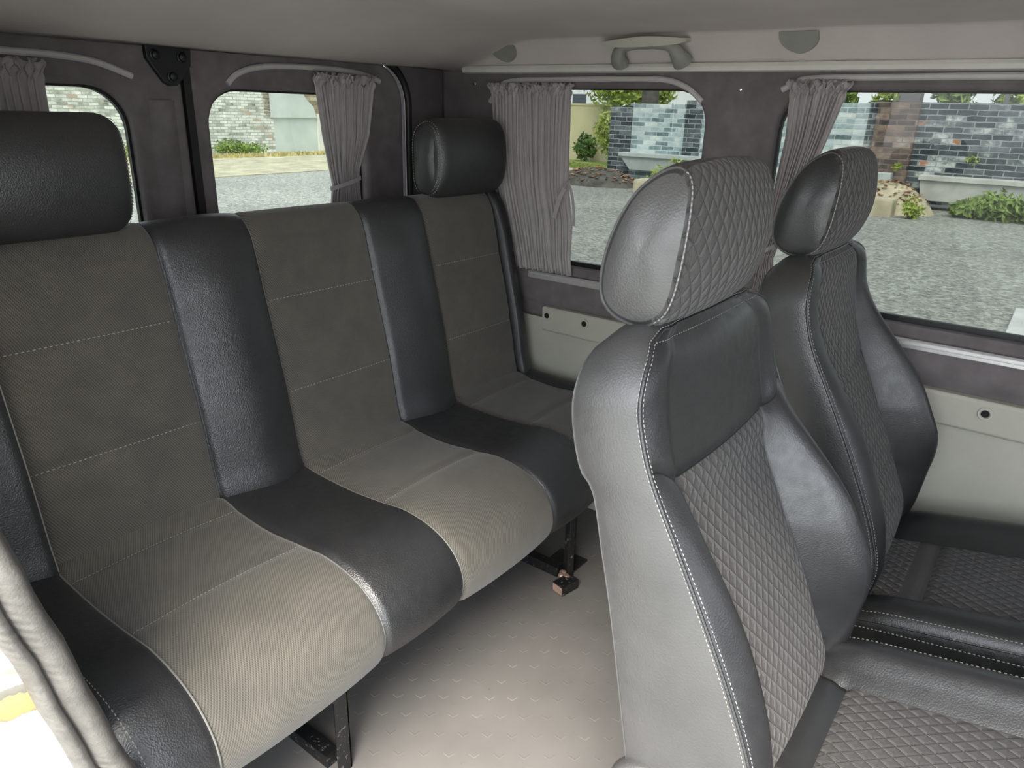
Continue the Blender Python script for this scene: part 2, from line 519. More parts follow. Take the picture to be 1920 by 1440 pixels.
M['brick_blue'] = brick('faded_blue_grey_brick', [(.25, (.10, .15, .17)), (.42, (.30, .39, .42)), (.55, (.50, .60, .62)), (.7, (.74, .80, .80))], (.66, .73, .74), 'y', bw=.36, bh=.115)
M['brick_brown'] = brick('exposed_brown_brick', [(.25, (.05, .045, .045)), (.45, (.13, .10, .09)), (.6, (.26, .19, .15)), (.75, (.46, .42, .40))], (.24, .21, .20), 'y', bw=.36, bh=.115, patch=(2.0, .64, (.42, .24, .16)))
M['brick_white'] = brick('whitewashed_brick', [(.22, (.16, .16, .13)), (.40, (.50, .52, .47)), (.55, (.72, .74, .69)), (.75, (.82, .84, .79))], (.30, .31, .27), 'x', bw=.30, bh=.10, patch=(.5, .66, (.50, .38, .30)))
M['brick_raw'] = brick('broken_tan_brick', [(.2, (.13, .10, .07)), (.45, (.33, .27, .19)), (.7, (.52, .46, .36))], (.20, .17, .13), 'x', bw=.46, bh=.15)
M['render_grey'] = plain('smooth_grey_render', (.52, .57, .55), .9, var=.14, scale=1.2)
M['render_pale'] = plain('pale_render_post', (.66, .66, .62), .9, var=.1, scale=2)
M['concrete_blue'] = plain('bluish_concrete', (.50, .56, .56), .9, var=.16, scale=2.2)
M['concrete'] = plain('stained_concrete', (.56, .57, .55), .9, var=.18, scale=3)
M['kerb'] = plain('yellowish_stone', (.52, .47, .34), .95, var=.2, scale=4)
M['yellow_wall'] = plain('yellowish_plaster', (.62, .57, .38), .9, var=.1, scale=.8)
M['leaf'] = plain('fresh_green_leaf', (.20, .30, .065), .6, var=.45, scale=3.5)
M['leaf_dark'] = plain('mid_green_leaf', (.10, .18, .045), .6, var=.5, scale=3.0)
M['leaf_lime'] = plain('lime_green_leaf', (.34, .42, .10), .6, var=.4, scale=2.0)
M['grass'] = plain('short_grass', (.26, .33, .09), .8, var=.4, scale=2)
M['dry_grass'] = plain('dry_yellow_grass', (.46, .40, .17), .8, var=.35, scale=2)
M['dead_leaf'] = plain('dead_brown_leaves', (.34, .19, .10), .85, var=.5, scale=8)
M['bark'] = plain('dark_bark', (.10, .095, .085), .95, var=.4, scale=5)
M['white_facade'] = plain('white_facade', (.78, .82, .84), .8, var=.05, scale=1)
M['dark_window'] = plain('dark_window_glass', (.07, .09, .11), .25)
M['fence_post'] = plain('grey_fence_post', (.16, .16, .16), .7)

# ----------------------------------------------------------------------------
# camera, sky and sun
# ----------------------------------------------------------------------------
cam_d = bpy.data.cameras.new('camera'); cam = bpy.data.objects.new('camera', cam_d); C.objects.link(cam)
def cam_setup():
    cx, cy = 960, 720
    vx = np.array((2050-cx, 240-cy, 0.)); vy = np.array((-960-cx, 150-cy, 0.))
    f = math.sqrt(-(vx[:2] @ vy[:2])); vx[2] = f; vy[2] = f
    X = vx/np.linalg.norm(vx); Y = vy/np.linalg.norm(vy); Z = np.cross(X, Y)
    R = np.stack([X, Y, Z], 1)
    m = Matrix(((R[0,0], -R[1,0], -R[2,0], 0), (R[0,1], -R[1,1], -R[2,1], 0), (R[0,2], -R[1,2], -R[2,2], 1.2), (0,0,0,1)))
    cam.matrix_world = m
    cam_d.sensor_fit = 'HORIZONTAL'; cam_d.sensor_width = 36; cam_d.lens = f/1920*36
    cam_d.clip_start = .02; cam_d.clip_end = 300
cam_setup()
sc.camera = cam

w = bpy.data.worlds.new('sky'); sc.world = w; w.use_nodes = True
wt = w.node_tree
bg = wt.nodes['Background']
tc = wt.nodes.new('ShaderNodeTexCoord'); spz = wt.nodes.new('ShaderNodeSeparateXYZ')
wt.links.new(tc.outputs['Generated'], spz.inputs[0])
rp = wt.nodes.new('ShaderNodeValToRGB'); el = rp.color_ramp.elements
el[0].position = 0.0; el[0].color = (.92, .96, 1, 1); el[1].position = .7; el[1].color = (.80, .89, 1, 1)
wt.links.new(spz.outputs[2], rp.inputs[0]); wt.links.new(rp.outputs[0], bg.inputs[0])
bg.inputs[1].default_value = 4.3

sun_d = bpy.data.lights.new('sun', 'SUN'); sun = bpy.data.objects.new('sun', sun_d); C.objects.link(sun)
sun_d.energy = 9.5; sun_d.angle = math.radians(34); sun_d.color = (1, .93, .80)
sdir = Vector((-.62, -.26, .86)).normalized()
sun.rotation_euler = sdir.to_track_quat('Z', 'Y').to_euler()

sc.view_settings.view_transform = 'Standard'; sc.view_settings.look = 'None'
sc.view_settings.gamma = 1; sc.view_settings.exposure = 0.52
sc.view_settings.use_curve_mapping = False

# ----------------------------------------------------------------------------
# van shell
# ----------------------------------------------------------------------------
XR, YB, XL = 1.80, 1.65, .20
mb = MB(); mb.box(.10, -1.7, -.03, 1.86, 1.72, 0)
tag(mb.build('floor', M['floor']), kind='structure', label='grey vinyl van floor with a small chevron tread')

fr = lambda u, v, d: (XR + d, u, v)       # right wall: u = y, v = z
holes = [rrect(.772, .745, 1.44, 1.262, .085), rrect(-.85, .745, .595, 1.262, .085)]
o = plate('wall_right', [(-1.7, .60), (1.65, .60), (1.65, 1.345), (-1.7, 1.345)], holes, fr, .035, M['felt'], bevel=.012)
tag(o, kind='structure', label='side wall lined in dark taupe felt')
# inner skin carrying the glass
def window(n, u0, u1, v0, v1, r, fmap, dep, label):
    root = plate('window_%d' % n, rrect(u0-.012, v0-.045, u1+.012, v1+.012, r+.012), [rrect(u0+.006, v0+.010, u1-.006, v1-.005, r)],
                 lambda u, v, d: fmap(u, v, d+dep), .012, M['rubber'])
    tag(root, kind='structure', label=label)
    g = plate('pane', rrect(u0-.004, v0-.004, u1+.004, v1+.004, r), [], lambda u, v, d: fmap(u, v, d+dep+.004), .003, M['glass_rear'] if n in (3, 4) else M['glass'], root)
    return root
window(1, .772, 1.44, .772, 1.264, .085, fr, .030, 'tinted side window beside the rear bench')
window(2, -.85, .595, .772, 1.264, .085, fr, .030, 'large tinted side window beside the middle seats')
# felt covered sill inside the window openings
for k, (a, b) in enumerate(((.775, 1.437), (-.848, .592))):
    mb = MB(); mb.box(XR+.002, a+.02, .742, XR+.031, b-.02, .770)
    tag(mb.build('trim_%d' % (k+1), M['felt'], bevel=.004), kind='structure', label='felt sill under side window')

# lower beige panelling with a projecting top ledge
o = plate('wall_lower', [(-1.7, 0), (1.65, 0), (1.65, .60), (-1.7, .60)], [], lambda u, v, d: (XR-.004+d, u, v), .03, M['beige'])
tag(o, kind='structure', label='beige lower side panel')
mb = MB(); sec = [(-.0, 0), (.0, .026), (-.006, .030), (-.070, .024), (-.075, .018), (-.075, 0)]
pts = [(XR-.004, y, .642) for y in (-1.6, 1.215)]
v = []
prof = [(XR, .642), (XR-.022, .642), (XR-.026, .636), (XR-.024, .570), (XR-.020, .565), (XR, .565)]
mb.add([(p[0], y, p[1]) for y in (-1.6, 1.215) for p in prof], [(i, (i+1) % 6, 6+(i+1) % 6, 6+i) for i in range(6)] + [(5,4,3,2,1,0), (6,7,8,9,10,11)])
led = thing('panel_ledge', 'raised beige ledge strip with round fixing holes along the side wall', 'trim', (XR, .2, .565))
mb.build('ledge', M['beige'], led, bevel=.002)
for y, z in ((1.196, .616), (1.062, .616), (.040, .614)):
    g = MB().lathe((XR-.0265, y, z), (-1, 0, 0), [(.015, 0), (.015, .002), (.0135, .0035), (.0105, .0035), (.0095, .001), (.0095, 0.0008)]).build('grommet', M['beige_rim'], led, smooth=True)
    MB().cyl((XR-.0270, y, z), (XR-.0282, y, z), .0085, 20).build('hole', M['dark_hole'], g)

# aluminium strip under the windows
mb = MB()
mb.add([(p[0], y, p[1]) for y in (-1.6, 1.285) for p in [(XR, .742), (XR-.007, .742), (XR-.010, .738), (XR-.006, .733), (XR-.011, .729), (XR-.011, .722), (XR-.007, .719), (XR, .719)]],
       [(i, (i+1) % 8, 8+(i+1) % 8, 8+i) for i in range(8)] + [tuple(range(7, -1, -1)), tuple(range(8, 16))])
tag(mb.build('trim_3', M['alu']), kind='structure', label='bright aluminium strip along the felt wall below the windows')
# padded felt bulge between strip and ledge
Y = np.linspace(-1.6, 1.30, 40); Zp = np.linspace(.718, .643, 8)
P = np.array([[(XR - .010*math.sin(PI*(k/7)) - .001, y, z) for y in Y] for k, z in enumerate(Zp)])
tag(grid_mesh('trim_4', P, M['felt']), kind='structure', label='padded taupe felt band below the aluminium strip')

# ceiling with side coves
def ceil_z(x, y):
    s = abs(x - 1.0)
    # side cove
    e = max(0., min(1., (s-.50)/.30))
    side = 1.405 - .030*e*e if s < .745 else 1.405 - .030*((.745-.5)/.3)**2 - ((s-.745)/.05)**1.2*.062
    q = max(0., min(1., (y-1.18)/.45))
    rear = 1.405 - .095*(q*q*(3-2*q))
    k = .02
    d = side - rear
    return (side + rear - math.sqrt(d*d + k*k*.3))/2
xs = np.r_[np.linspace(.20, .26, 8), np.linspace(.28, 1.72, 40), np.linspace(1.735, 1.80, 12)]
ys = np.linspace(-1.7, YB, 70)
P = np.array([[(x, y, ceil_z(x, y) + .0016*math.sin(x*9+y*5)*math.sin(y*11-x*4)) for x in xs] for y in ys])
o = grid_mesh('ceiling', P, M['headliner'], flip=True)
s = o.modifiers.new('solid', 'SOLIDIFY'); s.thickness = .03; s.offset = -1
tag(o, kind='structure', label='pale grey felt headliner')
mb = MB().box(.10, -1.7, 1.445, 1.90, 1.72, 1.47)
tag(mb.build('roof', M['paint']), kind='structure', label='van roof skin')
# long pale rail where headliner meets wall
mb = MB(); sec = [(XR-.002, 1.322), (XR-.014, 1.320), (XR-.018, 1.312), (XR-.015, 1.303), (XR-.002, 1.300)]
ysr = np.linspace(-1.6, 1.55, 24)
mb.add([(p[0] + .0015*math.sin(y*7), y, p[1]) for y in ysr for p in sec], [(j*5+i, j*5+(i+1) % 5, (j+1)*5+(i+1) % 5, (j+1)*5+i) for j in range(23) for i in range(5)] + [(4,3,2,1,0), tuple(23*5+i for i in range(5))])
tag(mb.build('trim_5', M['white_plastic']), kind='structure', label='long pale trim rail along the top of the side wall')

# ---- rear doors
fb = lambda u, v, d: (u, YB + d, v)
o = plate('wall_rear', [(XL, 0), (XR+.02, 0), (XR+.02, 1.40), (XL, 1.40)], [rrect(.27, .02, 1.655, 1.328, (.02, .12, .12, .02))], fb, .04, M['felt_dark'], bevel=.004)
tag(o, kind='structure', label='dark felt surround of the rear doors')
fd = lambda u, v, d: (u, YB + .012 + d, v)
o = plate('door_1', rrect(.285, .03, .950, 1.320, (.01, .01, .11, .01)), [rrect(.335, .76, .828, 1.226, (.06, .085, .085, .06))], fd, .035, M['felt'], bevel=.012)
tag(o, kind='structure', label='left rear door lined in dark taupe felt')
o = plate('door_2', rrect(.966, .03, 1.642, 1.320, (.01, .11, .01, .01)), [rrect(1.008, .76, 1.49, 1.230, (.06, .085, .085, .06))], fd, .035, M['felt'], bevel=.012)
tag(o, kind='structure', label='right rear door lined in dark taupe felt')
window(3, .335, .828, .76, 1.226, .085, fd, .026, 'tinted window of the left rear door')
window(4, 1.008, 1.49, .76, 1.230, .085, fd, .026, 'tinted window of the right rear door')
# rubber door seals
def seal(n, pts, r, label):
    tag(MB().tube(pts, r, 10).build('trim_%d' % n, M['rubber'], smooth=True), kind='structure', label=label)
a = rrect(.27, .02, 1.655, 1.326, (.02, .12, .12, .02), 10)
seal(6, [(u, YB+.004, v) for u, v in a] + [(a[0][0], YB+.004, a[0][1])], .0105, 'black rubber seal around the rear door opening')
mb = MB().box(.949, YB+.006, .04, .967, YB+.05, 1.304)
tag(mb.build('trim_7', M['rubber']), kind='structure', label='black rubber strip between the rear doors')
# padded ridge on the left door beside the gap
P = np.array([[(.895 + .030*u - (1.2-z)*.02*(1 if z < 1.2 else 0), YB + .012 - .010*(1-u*u), z) for u in np.linspace(-1, 1, 9)] for z in np.linspace(.10, 1.20, 20)])
tag(grid_mesh('trim_8', P, M['felt'], flip=True), kind='structure', label='soft padded ridge beside the rear door gap')

# latch bracket
lt = thing('door_latch', 'black three-bolt latch plate at the top of the rear door gap', 'latch', (.915, YB+.006, 1.23))
plate('plate', [(.866, 1.335), (.866, 1.284), (.884, 1.258), (.900, 1.236), (.912, 1.230), (.928, 1.231), (.942, 1.243), (.966, 1.274), (.972, 1.335)], [], lambda u, v, d: (u, YB - .004 + d, v), .012, M['black_metal'], lt, bevel=.002)
for u, v in ((.884, 1.291), (.945, 1.290), (.918, 1.249)):
    MB().lathe((u, YB-.004, v), (0, -1, 0), [(.0115, 0), (.0115, .003), (.009, .004), (.008, .009), (.004, .011)], 16).build('bolt', M['black_metal'], lt, smooth=True)

# left side wall (behind the sliding door opening)
fl = lambda u, v, d: (XL - d, u, v)
o = plate('wall_left', [(.82, 0), (1.65, 0), (1.65, 1.345), (.82, 1.345)], [rrect(.92, .76, 1.45, 1.25, .085)], fl, .04, M['felt'], bevel=.01)
tag(o, kind='structure', label='left side wall beside the bench')
window(5, .92, 1.45, .772, 1.25, .085, fl, .030, 'tinted left side window')

# front wall added to cut incoming light, and the closed side ahead of the sliding door
o = plate('wall_front_light_block', [(.10, 0), (1.84, 0), (1.84, 1.40), (.10, 1.40)], [rrect(.45, .93, 1.49, 1.22, .08)], lambda u, v, d: (u, -1.72 - d, v), .04, M['felt'])
tag(o, kind='structure', label='added light-blocking front wall with an opening')
o = plate('wall_left_front', [(-1.7, 0), (-.62, 0), (-.62, 1.40), (-1.7, 1.40)], [rrect(-1.5, .80, -.85, 1.25, .09)], fl, .05, M['felt'], bevel=.01)
tag(o, kind='structure', label='left side wall ahead of the sliding door')
# white painted door jamb, and the worn vinyl trim along it
jx = lambda z: min(.24, .152 - (z-.83)*.19)
o = plate('door_jamb', [(-.05, -.3), (jx(0), -.3)] + [(jx(z), z) for z in np.linspace(0, 1.40, 8)] + [(-.05, 1.40)], [], lambda u, v, d: (u, .735 + d, v), .05, M['paint'])
tag(o, kind='structure', label='white painted door jamb with rusty stains')
sec = catmull([(-.020, -.012), (-.020, .004), (-.014, .010), (-.008, .008), (-.0055, .002), (-.003, .007), (.006, .014), (.016, .013), (.021, .004), (.021, -.012)], 4, True)
pth = [(.155 + .35*(1.25-1.25), .716, 1.30)]
pth = []
for k in range(40):
    z = 1.30 - 1.28*k/39
    x = .152 - (z-.83)*.19 + .0010*math.sin(z*31) + .0012*math.sin(z*57+1)
    pth.append((min(x, .24), .716 + .002*math.sin(z*40), z))
o = MB().sweep(pth, [(-a, b) for a, b in sec], (0, -1, 0)).build('door_trim', M['seal_trim'], smooth=True)
tag(o, kind='structure', label='worn grey vinyl edging of the sliding door opening')

# ---- curtain rails
def rail(pts, nrm, label, n=8):
    P = catmull(pts, n)
    sec = [(-.0065, 0), (.0065, 0), (.0065, .006), (.003, .009), (-.003, .009), (-.0065, .006)]
    o = MB().sweep(P, sec, nrm).build('curtain_rail', M['track_plastic'], smooth=True)
    tag(o, label, 'curtain rail', 'curved curtain rails above the windows')
rx = XR - .001
rail([(rx, 1.452, 1.222), (rx, 1.420, 1.258), (rx, 1.374, 1.280), (rx, 1.20, 1.284), (rx, .98, 1.286), (rx, .884, 1.283), (rx, .824, 1.265), (rx, .781, 1.234)], (-1, 0, 0), 'pale curved curtain rail over the side window by the bench')
rail([(rx, .590, 1.262), (rx, .560, 1.276), (rx, .520, 1.286), (rx, .30, 1.289), (rx, .148, 1.290), (rx, -.2, 1.290), (rx, -.7, 1.285)], (-1, 0, 0), 'pale curtain rail over the large front side window')
ry = YB + .0115
rail([(.318, ry, 1.245), (.345, ry, 1.262), (.45, ry, 1.277), (.60, ry, 1.279), (.702, ry, 1.277), (.770, ry, 1.268), (.835, ry, 1.246)], (0, -1, 0), 'pale curved curtain rail on the left rear door')
rail([(1.060, ry, 1.241), (1.085, ry, 1.262), (1.13, ry, 1.278), (1.20, ry, 1.287), (1.331, ry, 1.291), (1.439, ry, 1.288), (1.50, ry, 1.280), (1.548, ry, 1.268)], (0, -1, 0), 'pale curved curtain rail on the right rear door')

# ---- curtains
def curtain(label, fpos, levels, folds, amp, seed, tie=None, head=.030):
    """levels: list of (z, a, b): extent along the wall at height z; fpos(s, z, depth)"""
    r = np.random.default_rng(seed)
    zt, zb = levels[0][0], levels[-1][0]
    zz = np.r_[np.linspace(zt, zt-head*1.6, 9), np.linspace(zt-head*1.6, zb, 38)[1:]]
    lz = [l[0] for l in levels][::-1]; la = [l[1] for l in levels][::-1]; lb = [l[2] for l in levels][::-1]
    K = folds*10
    ph = np.cumsum(r.uniform(.55, 1.45, K+1)); ph = (ph-ph[0])/(ph[-1]-ph[0])*folds*2*PI
    am = np.interp(np.linspace(0, 1, K+1), np.linspace(0, 1, folds+1), r.uniform(.5, 1.12, folds+1))
    lean = np.interp(np.linspace(0, 1, K+1), np.linspace(0, 1, folds//2+2), r.normal(0, 1, folds//2+2))
    P = np.zeros((len(zz), K+1, 3))
    for i, z in enumerate(zz):
        a = np.interp(z, lz, la); b = np.interp(z, lz, lb)
        wf = abs(b-a)
        t = (zt-z)
        hd = max(0, 1 - t/(head*1.5))                  # ruffled heading
        for k in range(K+1):
            u = k/K
            dep = amp*am[k]*math.sin(ph[k]) * (.75 + .25*math.sin(3*z+k*.01)) + .0025*math.sin(ph[k]*.37+z*9)
            dep += hd*.007*math.sin(ph[k]*2.3 + t*160)
            s_ = a + (b-a)*u + (b-a)/folds*.45*math.cos(ph[k]*1.0+.3) * (1 if (b > a) else 1)
            s_ += (b-a)*.018*lean[k]*math.sin(PI*min(1, t/(zt-zb))) + hd*.006*math.sin(t*210+ph[k]*.5)
            zc = z + hd*.004*math.sin(ph[k]*1.7)
            if i == len(zz)-1: zc += .004*math.sin(ph[k]*.5)
            P[i, k] = fpos(s_, zc, dep)
    root = thing('curtain', label, 'curtain', fpos((levels[-1][1]+levels[-1][2])/2, zb, 0), 'gathered grey curtains')
    o = grid_mesh('curtain_fabric', P, M['curtain'], root)
    md = o.modifiers.new('solid', 'SOLIDIFY'); md.thickness = .0012
    # gathering tape at the top
    P2 = P[2:4].mean(axis=0)
    if tie:
        z = tie; a = np.interp(z, lz, la); b = np.interp(z, lz, lb)
        w2 = (b-a)/2; cs = (a+b)/2
        ring = [(cs + (w2+.004)*math.cos(q), z + .004*math.sin(q*1.0+.5) + .010*math.cos(q), (amp*1.25+.004)*math.sin(q)) for q in np.linspace(0, 2*PI, 41)]
        mbt = MB(); sec = [(-.0055, 0), (.0055, 0), (.0055, .0016), (-.0055, .0016)]
        pts = [fpos(*q) for q in ring]
        vv = []
        for q in ring:
            p0 = Vector(fpos(q[0], q[1]-.0055, q[2])); p1 = Vector(fpos(q[0], q[1]+.0055, q[2]))
            c0 = Vector(fpos(cs, q[1], 0)); dd = (Vector(fpos(*q))-c0).normalized()*.0018
            vv += [p0, p1, p1+dd, p0+dd]
        n = len(ring)
        mbt.add(vv, [(j*4+i, j*4+(i+1) % 4, (j+1)*4+(i+1) % 4, (j+1)*4+i) for j in range(n-1) for i in range(4)])
        mbt.build('tie_band', M['curtain'], root, smooth=True)
    return root, P
side = lambda s, z, d: (1.776 - d, s, z)
back = lambda s, z, d: (s, 1.628 - d, z)
c3, P3 = curtain('wide grey gathered curtain hanging behind the right end of the bench', side,
        [(1.272, 1.440, 1.152), (1.24, 1.425, 1.157), (1.10, 1.412, 1.156), (1.00, 1.395, 1.153), (.90, 1.37, 1.132), (.80, 1.34, 1.130), (.752, 1.33, 1.122)], 20, .0140, 3)
# loose tie strap hanging at its front edge
P = catmull([(1.756, 1.150, .985), (1.748, 1.138, 1.010), (1.745, 1.124, 1.012), (1.748, 1.113, .985), (1.750, 1.107, .95), (1.752, 1.104, .900)], 6)
MB().sweep(P, [(-.004, 0), (.004, 0), (.004, .0015), (-.004, .0015)], (-1, 0, 0)).build('tie_strap', M['curtain'], c3, smooth=True)
P = catmull([(1.750, 1.140, 1.00), (1.747, 1.152, .975), (1.748, 1.164, .94), (1.750, 1.170, .915)], 6)
MB().sweep(P, [(-.007, 0), (.007, 0), (.006, .0015), (-.006, .0015)], (-1, 0, 0)).build('tie_strap', M['curtain'], c3, smooth=True)
curtain('short grey curtain behind the headrest of the window-side middle seat', side,
        [(1.280, .570, .440), (1.25, .563, .447), (1.16, .558, .468), (1.04, .566, .500), (.94, .572, .53), (.88, .575, .545), (.80, .58, .53)], 13, .0125, 5, tie=.90)
curtain('grey curtain gathered by a tie band on the right rear door', back,
        [(1.277, 1.289, 1.500), (1.24, 1.292, 1.490), (1.12, 1.306, 1.470), (1.03, 1.324, 1.430), (.995, 1.331, 1.426), (.95, 1.322, 1.432), (.85, 1.305, 1.45)], 15, .0115, 9, tie=.997)
curtain('dark grey curtain behind the left bench headrest', back,
        [(1.265, .430, .650), (1.22, .432, .644), (1.0, .436, .640), (.82, .44, .64)], 16, .012, 12)

# ---- grab handles and caps on the cove
def handle(y0, y1, label):
    t = thing('grab_handle', label, 'handle', (1.775, (y0+y1)/2, 1.33), 'roof grab handles')
    ym = (y0+y1)/2; L = (y1-y0)/2
    P = catmull([(1.772, y0, 1.322), (1.752, y0+.004, 1.335), (1.742, y0+.020, 1.355), (1.738, y0+.06, 1.362), (1.738, ym, 1.362), (1.738, y1-.06, 1.362), (1.742, y1-.020, 1.355), (1.752, y1-.004, 1.335), (1.772, y1, 1.322)], 8)
    n = len(P)
    v = []; S = 14
    for i, p in enumerate(P):
        a = Vector(P[max(i-1, 0)]); b = Vector(P[min(i+1, n-1)]); tt = (b-a).normalized()
        e = abs(i/(n-1)-.5)*2
        ru = .013 + .012*max(0, (e-.45)/.55); rv = .012 + .008*max(0, (e-.5)/.5)
        up = Vector((-1, 0, .25)); up = (up-tt*up.dot(tt)).normalized(); sd = tt.cross(up)
        v += [Vector(p) + up*rv*math.sin(2*PI*k/S) + sd*ru*math.cos(2*PI*k/S) for k in range(S)]
    f = [(i*S+k, i*S+(k+1) % S, (i+1)*S+(k+1) % S, (i+1)*S+k) for i in range(n-1) for k in range(S)] + [tuple(range(S)), tuple((n-1)*S+k for k in range(S))]
    MB().add(v, f).build('grip', M['grey_plastic'], t, smooth=True)
    # ivory cover flap above
    mbx = MB(); q = catmull([(1.727, y0-.022, 1.370), (1.718, ym, 1.376), (1.727, y1+.034, 1.367)], 10)
    vv = []
    for i, p in enumerate(q):
        wv = .003 + .016*math.sin(PI*i/(len(q)-1))
        vv += [(p[0]-.004, p[1], p[2]), (p[0]+.006, p[1], p[2]-wv-.003), (p[0]+.040, p[1], p[2]-wv), (p[0]+.040, p[1], p[2]+.004)]
    mbx.add(vv, [(j*4+i, j*4+(i+1) % 4, (j+1)*4+(i+1) % 4, (j+1)*4+i) for j in range(len(q)-1) for i in range(4)] + [(3,2,1,0), tuple((len(q)-1)*4+i for i in range(4))])
    mbx.build('cover_flap', M['ivory_plastic'], t, smooth=True)
handle(.832, 1.005, 'grey roof grab handle over the side window by the bench')
handle(-.075, .105, 'grey roof grab handle at the right edge above the large window')
def cap(y0, y1, z0, z1, label):
    def fm(u, v, d):
        k = (v-z0)/(z1-z0)
        return (1.789 - .030*k - d*1.0, u, v)
    out = [(y0, z1), (y0, z1-.012)] + [(y0 + (y1-y0)*(.5-.5*math.cos(a)), z0 + (z1-z0-.012)*(1-math.sin(a))**.8) for a in np.linspace(.15, PI-.15, 15)] + [(y1, z1-.012), (y1, z1)]
    o = plate('coat_hook_cap', out, [], fm, .012, M['grey_plastic'], bevel=.003)
    tag(o, label, 'cap', 'plastic caps on the cove')
cap(1.335, 1.42, 1.329, 1.370, 'grey half-round plastic cap on the cove near the rear corner')
cap(.515, .600, 1.336, 1.378, 'grey half-round plastic cap on the cove above the front side curtain')
# small screws in the felt wall
for y, z, lab in ((.690, 1.262, 'small screw in the felt pillar between the side windows'), (1.515, 1.272, 'small screw in the felt near the rear corner')):
    tag(MB().lathe((XR, y, z), (-1, 0, 0), [(.005, 0), (.005, .001), (.003, .0025)], 12).build('trim_%d' % (9 if y < 1 else 10), M['chrome'], smooth=True), lab, kind='structure')

# ----------------------------------------------------------------------------
# rear bench
# ----------------------------------------------------------------------------
bench = thing('rear_bench', 'three-seat grey and black rear bench on black steel legs', 'bench seat', (1.02, 1.0, 0))
BX0, BX1 = .250, 1.754
SE = [.364, .680, .885, 1.192, 1.397, 1.690]       # fabric / leather seams
def bench_cols():
    xs = set()
    for d in (0, .002, .005, .010, .017, .026, .038): xs.add(round(BX0+d, 5)); xs.add(round(BX1-d, 5))
    for s in SE:
        for d in (-.022, -.014, -.008, -.004, -.0018, 0, .0018, .004, .008, .014, .022): xs.add(round(s+d, 5))
    for x in np.arange(BX0+.05, BX1-.05, .022):
        if min(abs(x-s) for s in SE) > .028: xs.add(round(float(x), 5))
    return np.array(sorted(xs))
bxs = bench_cols()
def seg(x):
    e = [BX0] + SE + [BX1]
    for i in range(7):
        if e[i] <= x <= e[i+1] + 1e-9: return i, (x-e[i])/(e[i+1]-e[i])
    return 6, 1
def swept(profile, bulge, rend=.034):
    """profile: closed list of (y,z); returns (R,K,3) with rows around the profile, cols along x"""
    pr = np.array(profile); n = len(pr)
    tg = np.roll(pr, -1, 0) - np.roll(pr, 1, 0); tg /= np.linalg.norm(tg, axis=1)[:, None]
    nr = np.stack([-tg[:, 1], tg[:, 0]], 1)           # outward for the orientation used
    cen = pr.mean(0)
    if ((pr-cen)*nr).sum() < 0: nr = -nr
    L = np.r_[0, np.cumsum(np.linalg.norm(np.diff(np.vstack([pr, pr[:1]]), axis=0), axis=1))]
    P = np.zeros((n+1, len(bxs), 3)); UV = np.zeros((n+1, len(bxs), 2))
    for i in range(n+1):
        ii = i % n
        for k, x in enumerate(bxs):
            e = min(x-BX0, BX1-x)
            ins = 0
            if e < rend: ins = rend - math.sqrt(max(0, rend**2-(rend-e)**2))
            b = bulge(x, ii, pr[ii], nr[ii]) - ins
            P[i, k] = (x, pr[ii, 0] + nr[ii, 0]*b, pr[ii, 1] + nr[ii, 1]*b)
            UV[i, k] = (x, L[i])
    return P, UV
def groove(d, w, dep): return -dep*math.exp(-(d/w)**2)

back_ctrl = [(1.238, .425), (1.249, .50), (1.268, .608), (1.290, .70), (1.316, .805), (1.337, .895), (1.352, .945), (1.378, .974), (1.415, .980), (1.447, .958), (1.456, .90), (1.44, .72), (1.42, .55), (1.40, .43), (1.32, .40)]
back_prof = catmull(back_ctrl, 9, True)
def back_bulge(x, i, p, n):
    j, t = seg(x)
    front = max(0., min(1., -n[0]*1.6+.2))
    topk = max(0., min(1., (p[1]-.86)/.1))
    b = 0
    sgd = min(abs(x-s) for s in SE)
    if j % 2 == 0:      # leather
        k = math.sin(PI*t**1.3)**1.1 if 0 < j < 6 else (1-(t if j == 6 else 1-t)**2*.6)
        amp = .034 if 0 < j < 6 else .024
        b += (amp*(1-.65*topk)*k**.8 if k > 0 else 0) * (front*.85+.15)
    else:
        b += .006*(4*t*(1-t))**.6*front
        if front > .3 and p[1] < .93:
            for zs in (.608, .805): b += groove(p[1]-zs, .010, .006)*front*min(1, 14*t*(1-t))
            # padding between seams
            for z0, z1 in ((.43, .608), (.608, .805), (.805, .97)):
                if z0 < p[1] < z1: b += .004*math.sin(PI*(p[1]-z0)/(z1-z0))*front*min(1, 10*t*(1-t))
    b += groove(sgd, .006, .007)*(.4+.6*front)
    return b
PB, UVB = swept(back_prof, back_bulge)
seat_ctrl = [(1.30, .30), (1.305, .40), (1.285, .440), (1.244, .444), (1.183, .438), (1.08, .436), (.979, .443), (.915, .450), (.850, .441), (.800, .418), (.768, .382), (.757, .340), (.768, .302), (.792, .284), (.86, .280), (1.00, .280), (1.20, .282)]
seat_prof = catmull(seat_ctrl, 7, True)
